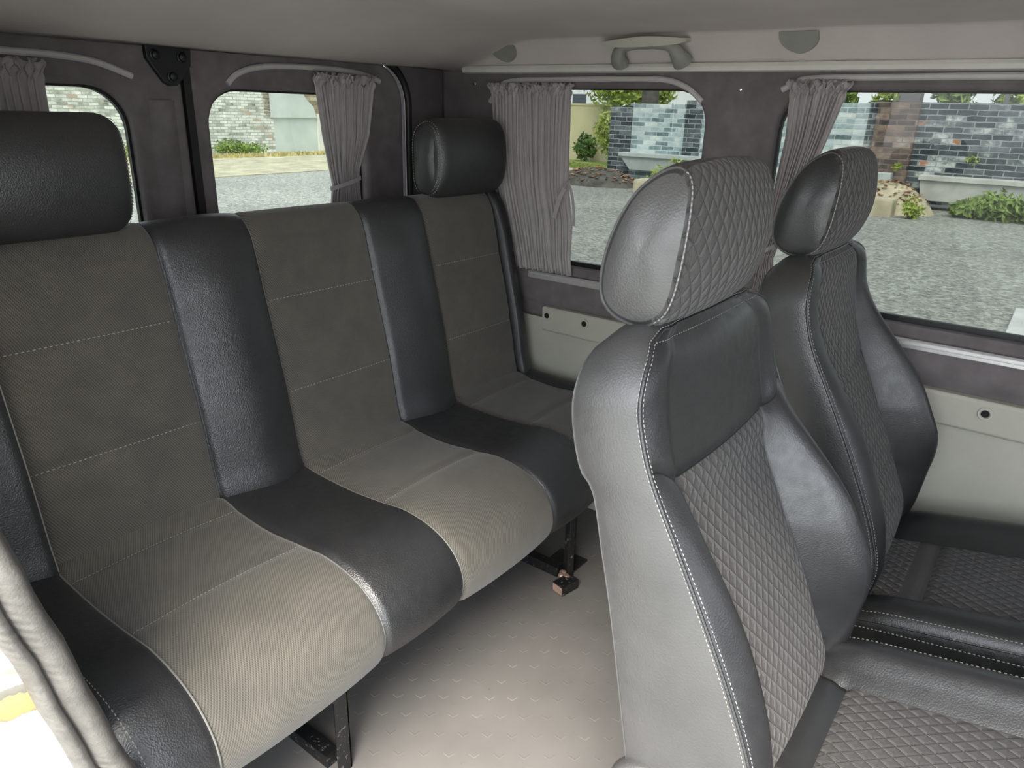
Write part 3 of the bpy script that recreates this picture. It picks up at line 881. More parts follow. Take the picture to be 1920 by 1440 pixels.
def seat_bulge(x, i, p, n):
    j, t = seg(x)
    up = max(0., min(1., n[1]*1.5+.3)); fr_ = max(0., min(1., max(n[1], -n[0])*1.4))
    b = 0
    sgd = min(abs(x-s) for s in SE)
    if j % 2 == 0:
        k = 4*t*(1-t) if 0 < j < 6 else 1
        b += (.006*k + .0)*fr_
        if j in (0, 6):
            tt = t if j == 6 else 1-t
            b += .008*(1-abs(2*tt-1))*fr_
    else:
        k = (4*t*(1-t))**.6
        b += .009*k*fr_
        if n[1] > .2:
            for ysm in (1.183, .979): b += groove(p[0]-ysm, .009, .006)*min(1, 14*t*(1-t))
            if 1.0 < p[0] < 1.17: b -= .003*math.sin(PI*(p[0]-1.0)/.17)
            if p[0] > 1.19: b += .006*math.sin(PI*min(1, (p[0]-1.183)/.08))
    b += groove(sgd, .006, .006)*fr_
    return b
PS, UVS = swept(seat_prof, seat_bulge, .03)
edges_i = [0] + [int(np.argmin(abs(bxs-s))) for s in SE] + [len(bxs)-1]
def bench_parts(P, UV, pname, bname):
    out = []
    for j in range(7):
        c = (edges_i[j], edges_i[j+1])
        fab = j % 2 == 1
        o = grid_mesh(pname if fab else bname, P, M['fabric'] if fab else M['leather'], bench, UV, cols=c)
        bm = bmesh.new(); bm.from_mesh(o.data)
        bmesh.ops.remove_doubles(bm, verts=bm.verts, dist=1e-6)
        if j in (0, 6):      # close the outer end
            be = [e for e in bm.edges if e.is_boundary and all(abs(v.co.x + bench.location.x*0 - (BX0 if j == 0 else BX1)) < 1e-4 for v in e.verts)]
            if be: bmesh.ops.holes_fill(bm, edges=be, sides=0)
        bmesh.ops.recalc_face_normals(bm, faces=bm.faces)
        bm.to_mesh(o.data); bm.free()
        out.append(o)
    return out
bpans = bench_parts(PB, UVB, 'backrest_panel', 'backrest_bolster')
spans = bench_parts(PS, UVS, 'seat_panel', 'seat_bolster')
for j, o in enumerate(bpans): o['label'] = 'grey woven back panel' if j % 2 else 'black leather back bolster'
for j, o in enumerate(spans): o['label'] = 'grey woven seat panel' if j % 2 else 'black leather seat strip'
# seam stitching across the woven panels
bp = np.array(back_prof); sp_ = np.array(seat_prof)
for j in (1, 3, 5):
    c0, c1 = edges_i[j], edges_i[j+1]
    for zs in (.608, .805):
        ii = int(np.argmin(abs(bp[:60, 1]-zs)))
        stitches(PB[ii, c0+2:c1-1], (0, -1, .2), M['thread'], bpans[j], .0085, .0052, .0008, .0006)
    for ysm in (1.183, .979):
        ii = [i for i in range(len(sp_)) if sp_[i, 1] > .42]
        ii = min(ii, key=lambda i: abs(sp_[i, 0]-ysm))
        stitches(PS[ii, c0+2:c1-1], (0, -.1, 1), M['thread'], spans[j], .0065, .0045, .0007, .0004)
# fine piping along seams on the seat nose and back front
def seam_rows(prof, cond): return [i for i in range(len(prof)) if cond(prof[i])]
rs = [i for i in range(len(sp_)) if (sp_[i, 1] > .285 and sp_[i, 0] < 1.24)]
rb = [i for i in range(len(bp)) if bp[i, 0] < 1.42 and bp[i, 1] > .44]
for n_, ci in enumerate(edges_i[1:-1]):
    MB().tube([PS[i, ci] for i in rs], .0016, 6).build('piping', M['piping'], bench, smooth=True)
    MB().tube([PB[i, ci] for i in rb], .0013, 6).build('piping', M['black_plastic'] if n_ % 2 else M['piping'], bench, smooth=True)
# double stitching on the left cushion end
ci = 4
rr = [i for i in range(len(sp_)) if sp_[i, 0] < 1.20 and sp_[i, 1] > .29]
stitches([PS[i, 3] for i in rr], (-.6, -.3, .7), M['thread'], spans[0], .0075, .005, .0008, .001)
stitches([PS[i, 5] for i in rr], (-.6, -.3, .7), M['thread'], spans[0], .0075, .005, .0008, .001)

# bench headrests
def headrest_mesh(profile, hw, bulge_front, puff, nx=25, rnd=.030, taper=0):
    """closed side profile (y,z) swept in x with rounded ends; returns band array and two cap arrays"""
    pr = np.array(profile); n = len(pr); cen = pr.mean(0)
    us = np.r_[-1, -.985, -.96, -.92, np.linspace(-.86, .86, nx), .92, .96, .985, 1]
    P = np.zeros((n+1, len(us), 3)); UV = np.zeros((n+1, len(us), 2))
    L = np.r_[0, np.cumsum(np.linalg.norm(np.diff(np.vstack([pr, pr[:1]]), axis=0), axis=1))]
    for i in range(n+1):
        p = pr[i % n]; d = p-cen; dl = np.linalg.norm(d); dn = d/dl
        for k, u in enumerate(us):
            e = (1-abs(u))*hw
            ins = rnd - math.sqrt(max(0, rnd**2-(rnd-e)**2)) if e < rnd else 0
            fb_ = bulge_front*(1-u*u)*max(0, -dn[0])
            q = p + dn*(fb_-ins*.8)
            kz = (q[1]-cen[1])/.085
            wx = 1 - taper*(max(0, kz-.15)**2*1.0 + .45*max(0, -kz-.3)**2)
            P[i, k] = (u*hw*wx, q[0], q[1]); UV[i, k] = (u*hw, L[i])
    caps = []
    for side_, k in ((-1, 0), (1, len(us)-1)):
        ring = P[:, k].copy()
        c = np.array((ring[0, 0], cen[0], cen[1]))
        rows = []
        for s in np.linspace(1, .001, 10):
            r_ = c + (ring-c)*s
            r_[:, 0] = ring[:, 0]*s**1.5 + ring[:, 0].mean()*(1-s**1.5) + side_*puff*(1-s**2.5)
            rows.append(r_)
        caps.append(np.array(rows))
    return P, UV, caps, us

def bench_headrest(cx):
    ctrl = [(1.258, 1.075), (1.264, 1.030), (1.285, .994), (1.320, .982), (1.352, .995), (1.366, 1.035), (1.370, 1.085), (1.365, 1.135), (1.345, 1.166), (1.310, 1.178), (1.280, 1.165), (1.263, 1.125)]
    ctrl = [(y*1.05, 1.2+(z-1.2)*1.05) for y, z in ctrl]
    pr = catmull(ctrl, 6, True)
    P, UV, caps, us = headrest_mesh(pr, .146, .012, .012, rnd=.036)
    for A in [P] + caps: A[..., 0] += cx
    h = grid_mesh('headrest', P, M['leather'], bench, UV, flip=True)
    h['label'] = 'padded black leather headrest'
    for s_, A in zip((-1, 1), caps):
        c = grid_mesh('side_panel', A, M['leather'], h, flip=(s_ < 0))
        path = catmull([P[i, 2 if s_ < 0 else -3] for i in range(0, len(pr)+1, 3)], 3)
        stitches(path, (s_*.8, -.6, 0), M['thread'], h, .0065, .0042, .0008, .0010, offs=(-.004, .004))
    for s_ in (-.06, .06):
        MB().cyl((cx+s_, 1.405, .955), (cx+s_, 1.390, 1.0), .006, 12).build('post', M['chrome'], h, smooth=True)
    return h
bench_headrest(.500); bench_headrest(1.586)

# steel frame
def angle_bar(a, b, w, tk, n1, n2):
    a = Vector(a); b = Vector(b); n1 = Vector(n1); n2 = Vector(n2); m = MB(); c = (a+b)/2; h = (b-a)/2
    m.obox(c + n1*w/2 + n2*tk/2, h, n1*w/2, n2*tk/2)
    m.obox(c + n2*w/2 + n1*tk/2, h, n2*w/2, n1*tk/2)
    return m
for x in (.640, 1.432):
    m = angle_bar((x+.022, .852, 0), (x+.022, .852, .281), .032, .004, (-1, 0, 0), (0, 1, 0))
    m.build('leg', M['steel_black'], bench, bevel=.0008)
    m = angle_bar((x+.022, 1.26, 0), (x+.022, 1.26, .281), .032, .004, (-1, 0, 0), (0, -1, 0))
    m.build('leg', M['steel_black'], bench, bevel=.0008)
    m = MB().box(x-.012, .885, .0, x+.018, 1.26, .030)
    m.build('floor_rail', M['steel_black'], bench, bevel=.0012)
m = MB().box(.33, .875, .262, 1.70, .905, .281).box(.33, 1.23, .262, 1.70, 1.26, .281)
m.build('frame_rail', M['steel_black'], bench)
# cut bracket with a bare end and weld blob by the far leg
m = MB().obox((1.392, .838, .014), (.030, -.006, 0), (.004, .019, 0), (0, 0, .014))
fb_ = m.build('foot_bracket', M['steel_black'], bench, bevel=.001)
m = MB().obox((1.3615, .844, .014), (.0008, 0, 0), (.003, .016, 0), (0, 0, .011))
m.build('cut_end', M['steel_bare'], fb_)
m = MB(); 
for k in range(9):
    a_ = rng.uniform(-1, 1, 3)
    m.lathe((1.418+.012*a_[0], .853+.014*a_[1], .022+.006*a_[2]), (0, 0, 1), [(.003, -.006), (.008, -.003), (.009, 0), (.007, .004), (.002, .006)], 10)
m.build('weld', M['steel_bare'], fb_, smooth=True)
MB().lathe((1.505, .90, .0), (0, 0, 1), [(.014, 0), (.014, .010), (.011, .012), (.006, .012), (.006, .03), (.001, .032)], 12).build('bolt', M['chrome'], bench, smooth=True)
MB().box(1.462, .86, 0, 1.54, .95, .006).build('foot_plate', M['steel_black'], bench)

# ----------------------------------------------------------------------------
# middle seats
# ----------------------------------------------------------------------------
def interp_curve(pts):
    a = np.array(sorted(pts, key=lambda p: p[0]))
    fine = np.array(catmull([tuple(q) for q in a], 10))
    return lambda z: float(np.interp(z, fine[:, 0], fine[:, 1]))
# front seam and rear edge of the backrest in side view, as (z, y)
YF = interp_curve([(.33, .150), (.372, .136), (.443, .124), (.508, .140), (.58, .170), (.654, .206), (.74, .252), (.822, .297), (.881, .318), (.93, .325), (.972, .331)])
YR = interp_curve([(.33, .275), (.443, .298), (.53, .315), (.624, .334), (.70, .352), (.776, .371), (.803, .392), (.86, .408), (.921, .412), (.95, .408)])
HW = .2175
ZB, ZT, ZRT = .345, .968, .945
def half_w(z):
    w = HW - .010*max(0, (z-.72)/.25)**2
    r = .075
    if z > ZT-r: w -= r - math.sqrt(max(0, r*r-(z-(ZT-r))**2))
    r = .06
    if z < ZB+r: w -= (r - math.sqrt(max(0, r*r-((ZB+r)-z)**2)))*.6
    return w
def sstep(a, b, x):
    t = max(0., min(1., (x-a)/(b-a))); return t*t*(3-2*t)

def mid_seat(cx, yoke, label):
    root = thing('van_seat', label, 'seat', (cx, .12, 0), 'middle row seats')
    LB = M['leather_smooth'] if yoke else M['leather_shaded']
    A = np.array(sorted(set(list(np.linspace(-1, 1, 61)) + [-.62, -.60, -.58, .58, .60, .62, -.985, .985, -.96, .96, -.61, .61, -.59, .59])))
    rows_lo, rows_hi = 46, 18
    zsm = .795
    P = []; UV = []
    R_ = rows_lo + rows_hi + 1
    zrows = []
    for r in range(R_):
        row = []; uvr = []
        for a in A:
            zs = zsm + .030*sstep(.60, .95, abs(a))
            z = ZB + (zs-ZB)*r/rows_lo if r <= rows_lo else zs + (ZT-zs)*(r-rows_lo)/rows_hi
            w_ = half_w(z)
            aa = abs(a)
            # bolster height (towards the front) as a function of height
            Pk = (.056 if a > 0 else .014)*sstep(.43, .60, z)*(1-sstep(.66, .90 if not yoke else .83, z)) + .008
            Rc = .030*sstep(.36, .50, z)*(1-sstep(.70, .93, z))
            if yoke: Rc *= 1-.5*sstep(.74, .80, z)
            # profile across
            if aa > .80:
                t = (1-aa)/.20
                b = Pk*math.sin(t*PI/2)**.75
            elif aa > .60:
                t = (.80-aa)/.20
                b = Pk + (-Rc-Pk)*sstep(0, 1, t)
            else:
                b = -Rc + .006*math.cos(a/.6*PI/2)
            e = 0
            if not (yoke and z > zs+.004):
                e += groove(aa-.60, .018, .005)
            if yoke: e += groove(z-zs, .007, .006)*(1-sstep(.93, 1, aa))
            else:
                if aa < .6:
                    for q in (.735, .530): e += groove(z-q, .008, .007)
            if yoke and z > zs: b += .010*math.sin(PI*min(1, (z-zs)/(ZT-zs)))*(1-aa**2)
            top = sstep(ZT-.022, ZT, z)*.010
            b += e
            b *= 1-sstep(ZT-.03, ZT, z)*.7
            af = max(.50, min(.68, .595 + .45*(z-.62)))
            xa = a + math.copysign((af-.60)*(aa/.60 if aa < .60 else (1-aa)/.40), a)
            row.append((cx + xa*w_, YF(z) - b + top, z)); uvr.append((xa*HW, z*1.12))
        P.append(row); UV.append(uvr)
    P = np.array(P); UV = np.array(UV)
    iL = int(np.argmin(abs(A+.60))); iR = int(np.argmin(abs(A-.60))); last = len(A)-1
    back_ = thing_part = None
    top_row = rows_lo if yoke else R_-1
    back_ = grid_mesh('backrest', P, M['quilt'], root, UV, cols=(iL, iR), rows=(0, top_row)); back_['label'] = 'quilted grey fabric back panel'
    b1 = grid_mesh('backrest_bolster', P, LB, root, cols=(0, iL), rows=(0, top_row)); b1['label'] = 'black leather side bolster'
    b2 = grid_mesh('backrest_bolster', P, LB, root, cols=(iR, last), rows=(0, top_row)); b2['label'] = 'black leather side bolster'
    if yoke:
        yk = grid_mesh('shoulder_panel', P, M['leather_smooth'], root, rows=(rows_lo, R_-1)); yk['label'] = 'smooth black leather shoulder panel'
    # gusset around sides and top
    outline = [P[r, 0] for r in range(R_)] + [P[R_-1, k] for k in range(1, last)] + [P[r, last] for r in range(R_-1, -1, -1)]
    outline = np.array(outline); n = len(outline)
    rear = []
    for p in outline:
        t = (p[2]-ZB)/(ZT-ZB); z = ZB + (ZRT-ZB)*t
        rear.append((cx + (p[0]-cx)*.97, YR(z), z))
    rear = np.array(rear)
    G = []
    for s_ in np.linspace(0, 1, 13):
        row = outline*(1-s_) + rear*s_
        bul = math.sin(PI*s_)**.7
        for i in range(n):
            dx = (outline[i, 0]-cx)/HW
            tz = sstep(ZT-.07, ZT, outline[i, 2])
            row[i, 0] += .007*bul*np.sign(dx)*(1-tz)*min(1, abs(dx)*1.2)
            row[i, 2] += .016*bul*tz
        G.append(row)
    G = np.array(G)
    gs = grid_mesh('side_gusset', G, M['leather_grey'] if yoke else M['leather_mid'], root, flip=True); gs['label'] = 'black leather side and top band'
    # rear face
    Rr = np.array([[(cx + (rear[r, 0]-cx)*-u, rear[r, 1] + .010*(1-u*u), rear[r, 2]) for u in np.linspace(-1, 1, 13)] for r in range(R_)])
    grid_mesh('back_cover', Rr, M['leather'], root)
    # seams: piping and stitches along the front edge
    ol = [outline[i] for i in range(0, n)]
    MB().tube(ol, .0022, 6).build('piping', M['leather'], root, smooth=True)
    def nr_out(p):
        return ((p[0]-cx)*2.0, -.35, .35 if p[2] > ZT-.05 else .05)
    g1 = [G[1, i]*.42 + G[0, i]*.58 for i in range(n)]
    stitches(g1, nr_out, M['thread'], gs, .0058, .0038, .0006, .0012)
    fr1 = [P[r, 1] for r in range(R_-2)] + [P[R_-2, k] for k in range(2, last-1)]
    stitches(fr1, lambda p: ((p[0]-cx)*.6, -1, .3), M['thread'], gs, .0058, .0038, .0006, .0010)
    # rear edge piping
    MB().tube([rear[i] for i in range(n)], .0018, 6).build('piping', M['leather_grey'], root, smooth=True)
    if yoke:
        pth = [P[rows_lo, k] for k in range(1, last)]
        MB().tube(pth, .0012, 6).build('piping', M['black_plastic'], root, smooth=True)

    # ---------------- headrest
    hctrl = [(.329, 1.157), (.315, 1.139), (.309, 1.095), (.313, 1.040), (.324, 1.000), (.343, .979), (.368, .972), (.398, .980), (.415, 1.000), (.418, 1.035), (.412, 1.070), (.398, 1.106), (.378, 1.138), (.350, 1.158)]
    pr = catmull(hctrl, 6, True)
    HP, HUV, caps, us = headrest_mesh(pr, .137, .020, .012, rnd=.013, taper=.17)
    for Aa in [HP] + caps: Aa += np.array((cx - .010, .006, -.008))
    nfront = 6*5                     # rows of the profile that are front facing
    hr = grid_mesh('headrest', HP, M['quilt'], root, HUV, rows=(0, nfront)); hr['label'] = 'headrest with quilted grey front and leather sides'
    grid_mesh('rear_band', HP, M['leather_smooth'], hr, rows=(nfront, len(pr)))
    bmr = None
    for s_, Aa in zip((-1, 1), caps):
        c = grid_mesh('side_panel', Aa, M['leather_grey'] if yoke else M['leather_shaded'], hr, flip=(s_ > 0)); c['label'] = 'plain leather side of the headrest'
        col = 1 if s_ < 0 else -2
        path = [HP[i, col] for i in range(0, nfront+1)]
        MB().tube(path, .0018, 6).build('piping', M['leather_grey'], hr, smooth=True)
        stitches(path, (s_, -.6, .1), M['thread'], hr, .0060, .0042, .0008, .0018)
        path2 = [HP[i, col] for i in range(nfront, len(pr)+1)]
        MB().tube(path2, .0018, 6).build('piping', M['leather_grey'], hr, smooth=True)
    for s_ in (-.122, .110):
        MB().tube([(cx+s_, .372, .925), (cx+s_, .374, .958), (cx+s_, .371, 1.0)], .006, 12).build('post', M['chrome'], hr, smooth=True)
        MB().lathe((cx+s_, .373, .957), (0, .05, 1), [(.014, -.012), (.0145, .006), (.012, .011), (.007, .012)], 18).build('post_sleeve', M['track_plastic'], root, smooth=True)

    # ---------------- cushion
    hwc, ccx = (.212, cx) if yoke else (.235, cx-.022)
    yr_, yf_ = .190, -.36
    ys = np.r_[np.linspace(yr_, yf_+.08, 50), yf_+.08 - .08*np.sin(np.linspace(.1, 1, 14)*PI/2)]
    nt = 49
    aT = np.linspace(-1, 1, nt)
    iL2 = int(np.argmin(abs(aT+.54))); iR2 = int(np.argmin(abs(aT-.54)))
    def top_z(y):
        return (.400 if yoke else .352) + .20*(.15-max(y, -.20)) 
    CP = []; CUV = []
    nside = 10
    for y in ys:
        row = []; uvr = []
        nose = max(0, (yf_+.08 - y)/.08); drop = .08*(1-math.sqrt(max(0, 1-nose*nose)))
        zc = top_z(y) - drop
        rearf = sstep(yr_+.002, yr_-.03, y)
        bh = .040*sstep(.20, .08, y)*.6 + .014
        pts = []
        for a in aT:
            aa = abs(a)
            if aa > .80: b = bh*(math.sin((1-aa)/.2*PI/2)**.6*.75+.25) + .0
            elif aa > .54: b = bh*sstep(.54, .80, aa)
            else: b = .004*math.cos(a/.54*PI/2)
            b += groove(aa-.54, .025, .006)
            if yoke:
                b += groove(y-.098, .007, .006) if aa < .56 else 0
                if aa < .54 and y > .098: b += .010*math.sin(PI*min(1, (y-.098)/.09))
            else:
                if aa < .54: b += groove(y-.048, .008, .008)
            pts.append((ccx + a*hwc, y, zc + b*(1-nose*.6)))
            uvr.append((a*hwc, -y))
        # sides
        L_ = [(ccx - hwc - .008*math.sin(PI*s_)-.001, y, pts[0][2]*(1-s_) + .235*s_) for s_ in np.linspace(1, 0, nside+1)[:-1]]
        Rr_ = [(ccx + hwc + .008*math.sin(PI*s_)+.001, y, pts[-1][2]*(1-s_) + .235*s_) for s_ in np.linspace(0, 1, nside+1)[1:]]
        row = L_ + pts + Rr_
        CP.append(row); CUV.append([(0, 0)]*nside + uvr + [(0, 0)]*nside)
    CP = np.array(CP); CUV = np.array(CUV); N = CP.shape[1]
    r_strip = int(np.argmin(abs(ys-(.098 if yoke else .115))))
    r_seam = int(np.argmin(abs(ys-.048)))
    c0, c1 = nside+iL2, nside+iR2
    if yoke:
        s1 = grid_mesh('seat_cushion', CP, M['quilt'], root, CUV, cols=(c0, c1), rows=(r_strip, len(ys)-1)); s1['label'] = 'quilted grey seat panel'
        s2 = grid_mesh('seat_rear_strip', CP, LB, root, cols=(c0, c1), rows=(0, r_strip)); s2['label'] = 'black leather strip at the back of the seat'
    else:
        s1 = grid_mesh('seat_cushion', CP, M['quilt'], root, CUV, cols=(c0, c1), rows=(r_seam, len(ys)-1)); s1['label'] = 'quilted grey seat panel'
        r_m = int(np.argmin(abs(ys-.085)))
        grid_mesh('seat_rear_strip', CP, M['quilt'], root, CUV, cols=(c0, c1), rows=(0, r_m))
        s3 = grid_mesh('seat_middle_strip', CP, M['plain_grey_fabric'], root, cols=(c0, c1), rows=(r_m, r_seam)); s3['label'] = 'plain grey fabric strip across the seat'
    for cr in ((0, c0), (c1, N-1)):
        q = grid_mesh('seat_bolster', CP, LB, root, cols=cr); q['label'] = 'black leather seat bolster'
    # end caps
    for r_, fl_ in ((0, False), (len(ys)-1, True)):
        link_mesh('seat_end', CP[r_], [tuple(range(N)) if fl_ else tuple(range(N-1, -1, -1))], M['leather_smooth'], root, smooth=False)
    for k, off in ((nside, -1), (nside+nt-1, 1)):
        pth = [CP[r, k] for r in range(2, len(ys)-4)]
        MB().tube(pth, .0020, 6).build('piping', M['leather'], root, smooth=True)
        stitches([CP[r, k-off] + np.array((0, 0, .0006)) for r in range(2, len(ys)-4)], (off*.3, 0, 1), M['thread'], q, .0066, .0042, .0009, .0008)
        stitches([CP[r, k+off] for r in range(2, len(ys)-4)], (off, 0, .4), M['thread'], q, .0066, .0042, .0009, .0010)
    # ---------------- base
    MB().box(cx-.19, -.30, .17, cx+.19, .16, .24).build('seat_pan', M['black_plastic'], root, bevel=.01)
    for sx in (-.15, .15):
        MB().box(cx+sx-.02, -.28, .0, cx+sx+.02, .16, .035).box(cx+sx-.015, -.26, .03, cx+sx+.015, -.20, .18).box(cx+sx-.015, .06, .03, cx+sx+.015, .12, .18).build('runner', M['steel_black'], root, bevel=.002)
    for sx in (-1, 1):
        x0 = cx + sx*.190
        pl = [(.10, .22), (.24, .22), (.30, .34), (.29, .46), (.25, .49), (.20, .44), (.14, .34)]
        plate('hinge_bracket', catmull(pl, 4, True), [], lambda u, v, d: (x0 + d, u, v), .006, M['black_metal'], root)
        MB().lathe((x0 + sx*.006, .222, .385), (sx, 0, 0), [(.020, 0), (.020, .006), (.012, .008), (.012, .012), (.004, .013)], 18).build('hinge_bolt', M['steel_bare'], root, smooth=True)
    if yoke:
        # recliner cover on the outer side
        MB().lathe((cx-HW+.002, .255, .368), (-1, 0, .12), [(.058, -.004), (.056, .010), (.050, .016), (.046, .0165), (.043, .012), (.034, .012), (.030, .017), (.012, .019)], 30).build('recliner_cover', M['leather_grey'], root, smooth=True)
    return root

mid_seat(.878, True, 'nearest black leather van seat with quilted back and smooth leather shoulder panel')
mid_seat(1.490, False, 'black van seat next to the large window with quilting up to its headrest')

# ----------------------------------------------------------------------------
# outside
# ----------------------------------------------------------------------------
GZ = -.55
tag(MB().box(-60, -60, GZ-.2, 80, 80, GZ).build('asphalt_ground', M['asphalt']), kind='structure', label='pale asphalt yard')
# verge in front of the rear wall
def slab(name, poly, z, mat, label, th=.03):
    o = plate(name, poly, [], lambda u, v, d: (u, v, z-d), th, mat)
    return tag(o, kind='structure', label=label)
slab('dirt_verge', [(-20, 16.6), (9, 16.8), (14.5, 17.2), (30, 18.0), (30, 26), (-20, 26)], GZ+.02, M['sand'], 'sandy verge before the whitewashed wall')

def tufts(name, region, n, h, wdt, mat, label, seed, cat='grass', zb=GZ, top=None, kind='stuff'):
    r = np.random.default_rng(seed); mbx = MB()
    for i in range(n):
        x, y = region(r)
        hh = h*r.uniform(.5, 1.2); a = r.uniform(0, 2*PI); lean = r.uniform(0, .5)*hh
        dx, dy = math.cos(a), math.sin(a); ww = wdt*r.uniform(.6, 1.3)
        b = r.uniform(0, 2*PI); ex, ey = math.cos(b)*ww, math.sin(b)*ww
        mbx.add([(x-ex, y-ey, zb-.01), (x+ex, y+ey, zb-.01), (x+dx*lean*.4+ex*.7, y+dy*lean*.4+ey*.7, zb+hh*.6), (x+dx*lean, y+dy*lean, zb+hh), (x+dx*lean*.4-ex*.7, y+dy*lean*.4-ey*.7, zb+hh*.6)], [(0, 1, 2, 3, 4)])
    o = mbx.build(name, mat, fix=False)
    return tag(o, label, cat, kind=kind)
tufts('dry_grass', lambda r: (r.uniform(2, 21), r.uniform(22.4, 23.3)), 1500, .14, .05, M['dry_grass'], 'strip of dry yellow grass before the whitewashed wall', 21)

def leaves(mbx, c, rad, n, size, r, shell=.55):
    c = np.array(c); rad = np.array(rad)
    for i in range(n):
        d = r.normal(0, 1, 3); d /= np.linalg.norm(d)
        p = c + d*rad*(shell + (1-shell)*r.random())*(.85+.3*r.random())
        u = r.normal(0, 1, 3); u -= d*.4*(u@d); u /= np.linalg.norm(u)
        v_ = np.cross(u, d+r.normal(0, .5, 3)); v_ /= np.linalg.norm(v_)
        s_ = size*r.uniform(.6, 1.4); k = np.cross(u, v_)*s_*.18
        mbx.add([p-u*s_, p-u*s_*.2+v_*s_*.42, p+u*s_, p-u*s_*.2-v_*s_*.42, p+k], [(0, 1, 4), (1, 2, 4), (2, 3, 4), (3, 0, 4)])

def shrub(name, label, cat, blobs, n, size, mat, seed, group=None, stems=None, base=None):
    r = np.random.default_rng(seed)
    x0 = base if base else (blobs[0][0][0], blobs[0][0][1], GZ)
    root = thing(name, label, cat, x0, group)
    mbx = MB(); tot = sum(b[1][0]*b[1][2] for b in blobs)
    for c, rad in blobs: leaves(mbx, c, rad, int(n*rad[0]*rad[2]/tot), size, r, .35)
    mbx.build('foliage', mat, root, fix=False)
    m2 = MB()
    if stems:
        for a, b, ra, rb in stems: m2.cyl(a, b, ra, 10, rb)
    else:
        for c, rad in blobs: MB().cyl((c[0], c[1], GZ-.02), (c[0], c[1], c[2]), .025, 8, .01).build('stem', M['bark'], root, smooth=True)
    if stems: m2.build('trunk', M['bark'], root, smooth=True)
    return root

# whitewashed wall at the rear
rw = thing('whitewashed_wall', 'long whitewashed brick wall beyond the rear doors', 'wall', (12, 24.8, GZ))
MB().box(-14, 24.6, GZ-.1, 17.5, 25.0, 1.95).build('masonry', M['brick_white'], rw)
plate('render_patch', [(17.35, .70), (17.35, 1.88), (18.75, 1.80), (19.0, 1.4), (19.35, 1.1), (19.45, .72)], [], lambda u, v, d: (u, 24.52+d, v), .10, M['render_grey'], rw)
MB().box(17.5, 24.6, GZ-.1, 19.55, 25.0, .75).build('lower_masonry', M['render_grey'], rw)
MB().box(17.5, 24.66, .7, 19.6, 25.0, 1.70).box(19.6, 24.66, GZ-.1, 21.5, 25.0, 1.62).box(21.5, 24.7, GZ-.1, 23, 25, 1.2).build('broken_masonry', M['brick_raw'], rw)
MB().box(19.50, 24.50, GZ-.1, 19.85, 24.75, .86).build('rendered_post', M['render_pale'], rw)
m = MB()
for k in range(8): m.box(17.12, 24.53, .88+k*.125, 17.38, 24.62, .93+k*.125)
m.build('toothing_brick', M['brick_raw'], rw)
for k, (a, b) in enumerate(((16.4, 1), (10.6, 2))):
    pass
shrub('weed_clump', 'low green weed clump at the foot of the whitewashed wall', 'weeds', [((16.0, 24.0, GZ+.20), (.75, .30, .22)), ((15.2, 24.0, GZ+.26), (.7, .30, .30))], 700, .07, M['leaf'], 31)
shrub('weed_clump', 'green weeds seen beside the left bench headrest', 'weeds', [((11.9, 24.0, GZ+.2), (.9, .30, .26)), ((13.2, 24.0, GZ+.16), (.9, .30, .22))], 700, .07, M['leaf_lime'], 32)

# dark brick wall along the side
sw = thing('brick_wall', 'tall weathered grey brick wall across the yard from the side windows', 'wall', (18.5, 4, GZ))
MB().box(18.30, -9, GZ+.1, 18.75, 4.02, 1.61).build('dark_masonry', M['brick_dark'], sw)
MB().box(18.32, 4.02, GZ+.1, 18.75, 7.9, 1.57).build('blue_grey_masonry', M['brick_blue'], sw)
MB().box(18.28, 7.9, GZ, 18.75, 8.35, 1.57).build('rear_pier', M['brick_dark'], sw)
MB().box(18.34, 8.3, GZ+.1, 18.75, 10.0, 1.47).build('painted_masonry', M['brick_blue'], sw)
MB().box(18.30, 9.9, GZ-.05, 18.8, 10.55, 1.40).build('end_pier', M['brick_dark'], sw)
MB().box(18.16, 3.0, GZ, 18.6, 3.82, 1.615).build('brown_pier', M['brick_brown'], sw)
# hanging concrete base beams
def beam(y0, y1, zt, zb, label, tap=.25, mat='concrete'):
    o = thing('concrete_beam', label, 'concrete beam', (18.1, (y0+y1)/2, zb))
    MB().box(17.92, y0, zt-.10, 18.34, y1, zt).build('top_lip', M[mat], o, bevel=.01)
    MB().add([(17.98, y0+.03, zt-.10), (18.30, y0+.03, zt-.10), (18.30, y1-.03, zt-.10), (17.98, y1-.03, zt-.10), (18.02, y0+.06, zb), (18.30, y0+.06, zb), (18.30, y1-tap, zb), (18.02, y1-tap, zb)],
             [(0, 1, 2, 3), (7, 6, 5, 4), (0, 4, 5, 1), (1, 5, 6, 2), (2, 6, 7, 3), (3, 7, 4, 0)]).build('beam_body', M[mat], o, bevel=.01)
beam(7.6, 10.02, .24, -.20, 'pale blue tapered concrete beam under the far section of brick wall', .32, 'concrete_blue')
beam(-9, 2.72, .16, -.36, 'long pale concrete beam under the dark brick wall, above the green bush', .10)
tag(MB().box(17.86, 3.78, -.56, 18.13, 4.4, .17).build('concrete_block', M['kerb'], bevel=.04), 'upright yellowish concrete block beside the brown brick pier', 'block')
tag(MB().box(17.88, 3.25, -.56, 18.13, 3.72, .16).build('concrete_block', M['concrete_blue'], bevel=.02), 'small bluish concrete block at the foot of the brown pier', 'block')

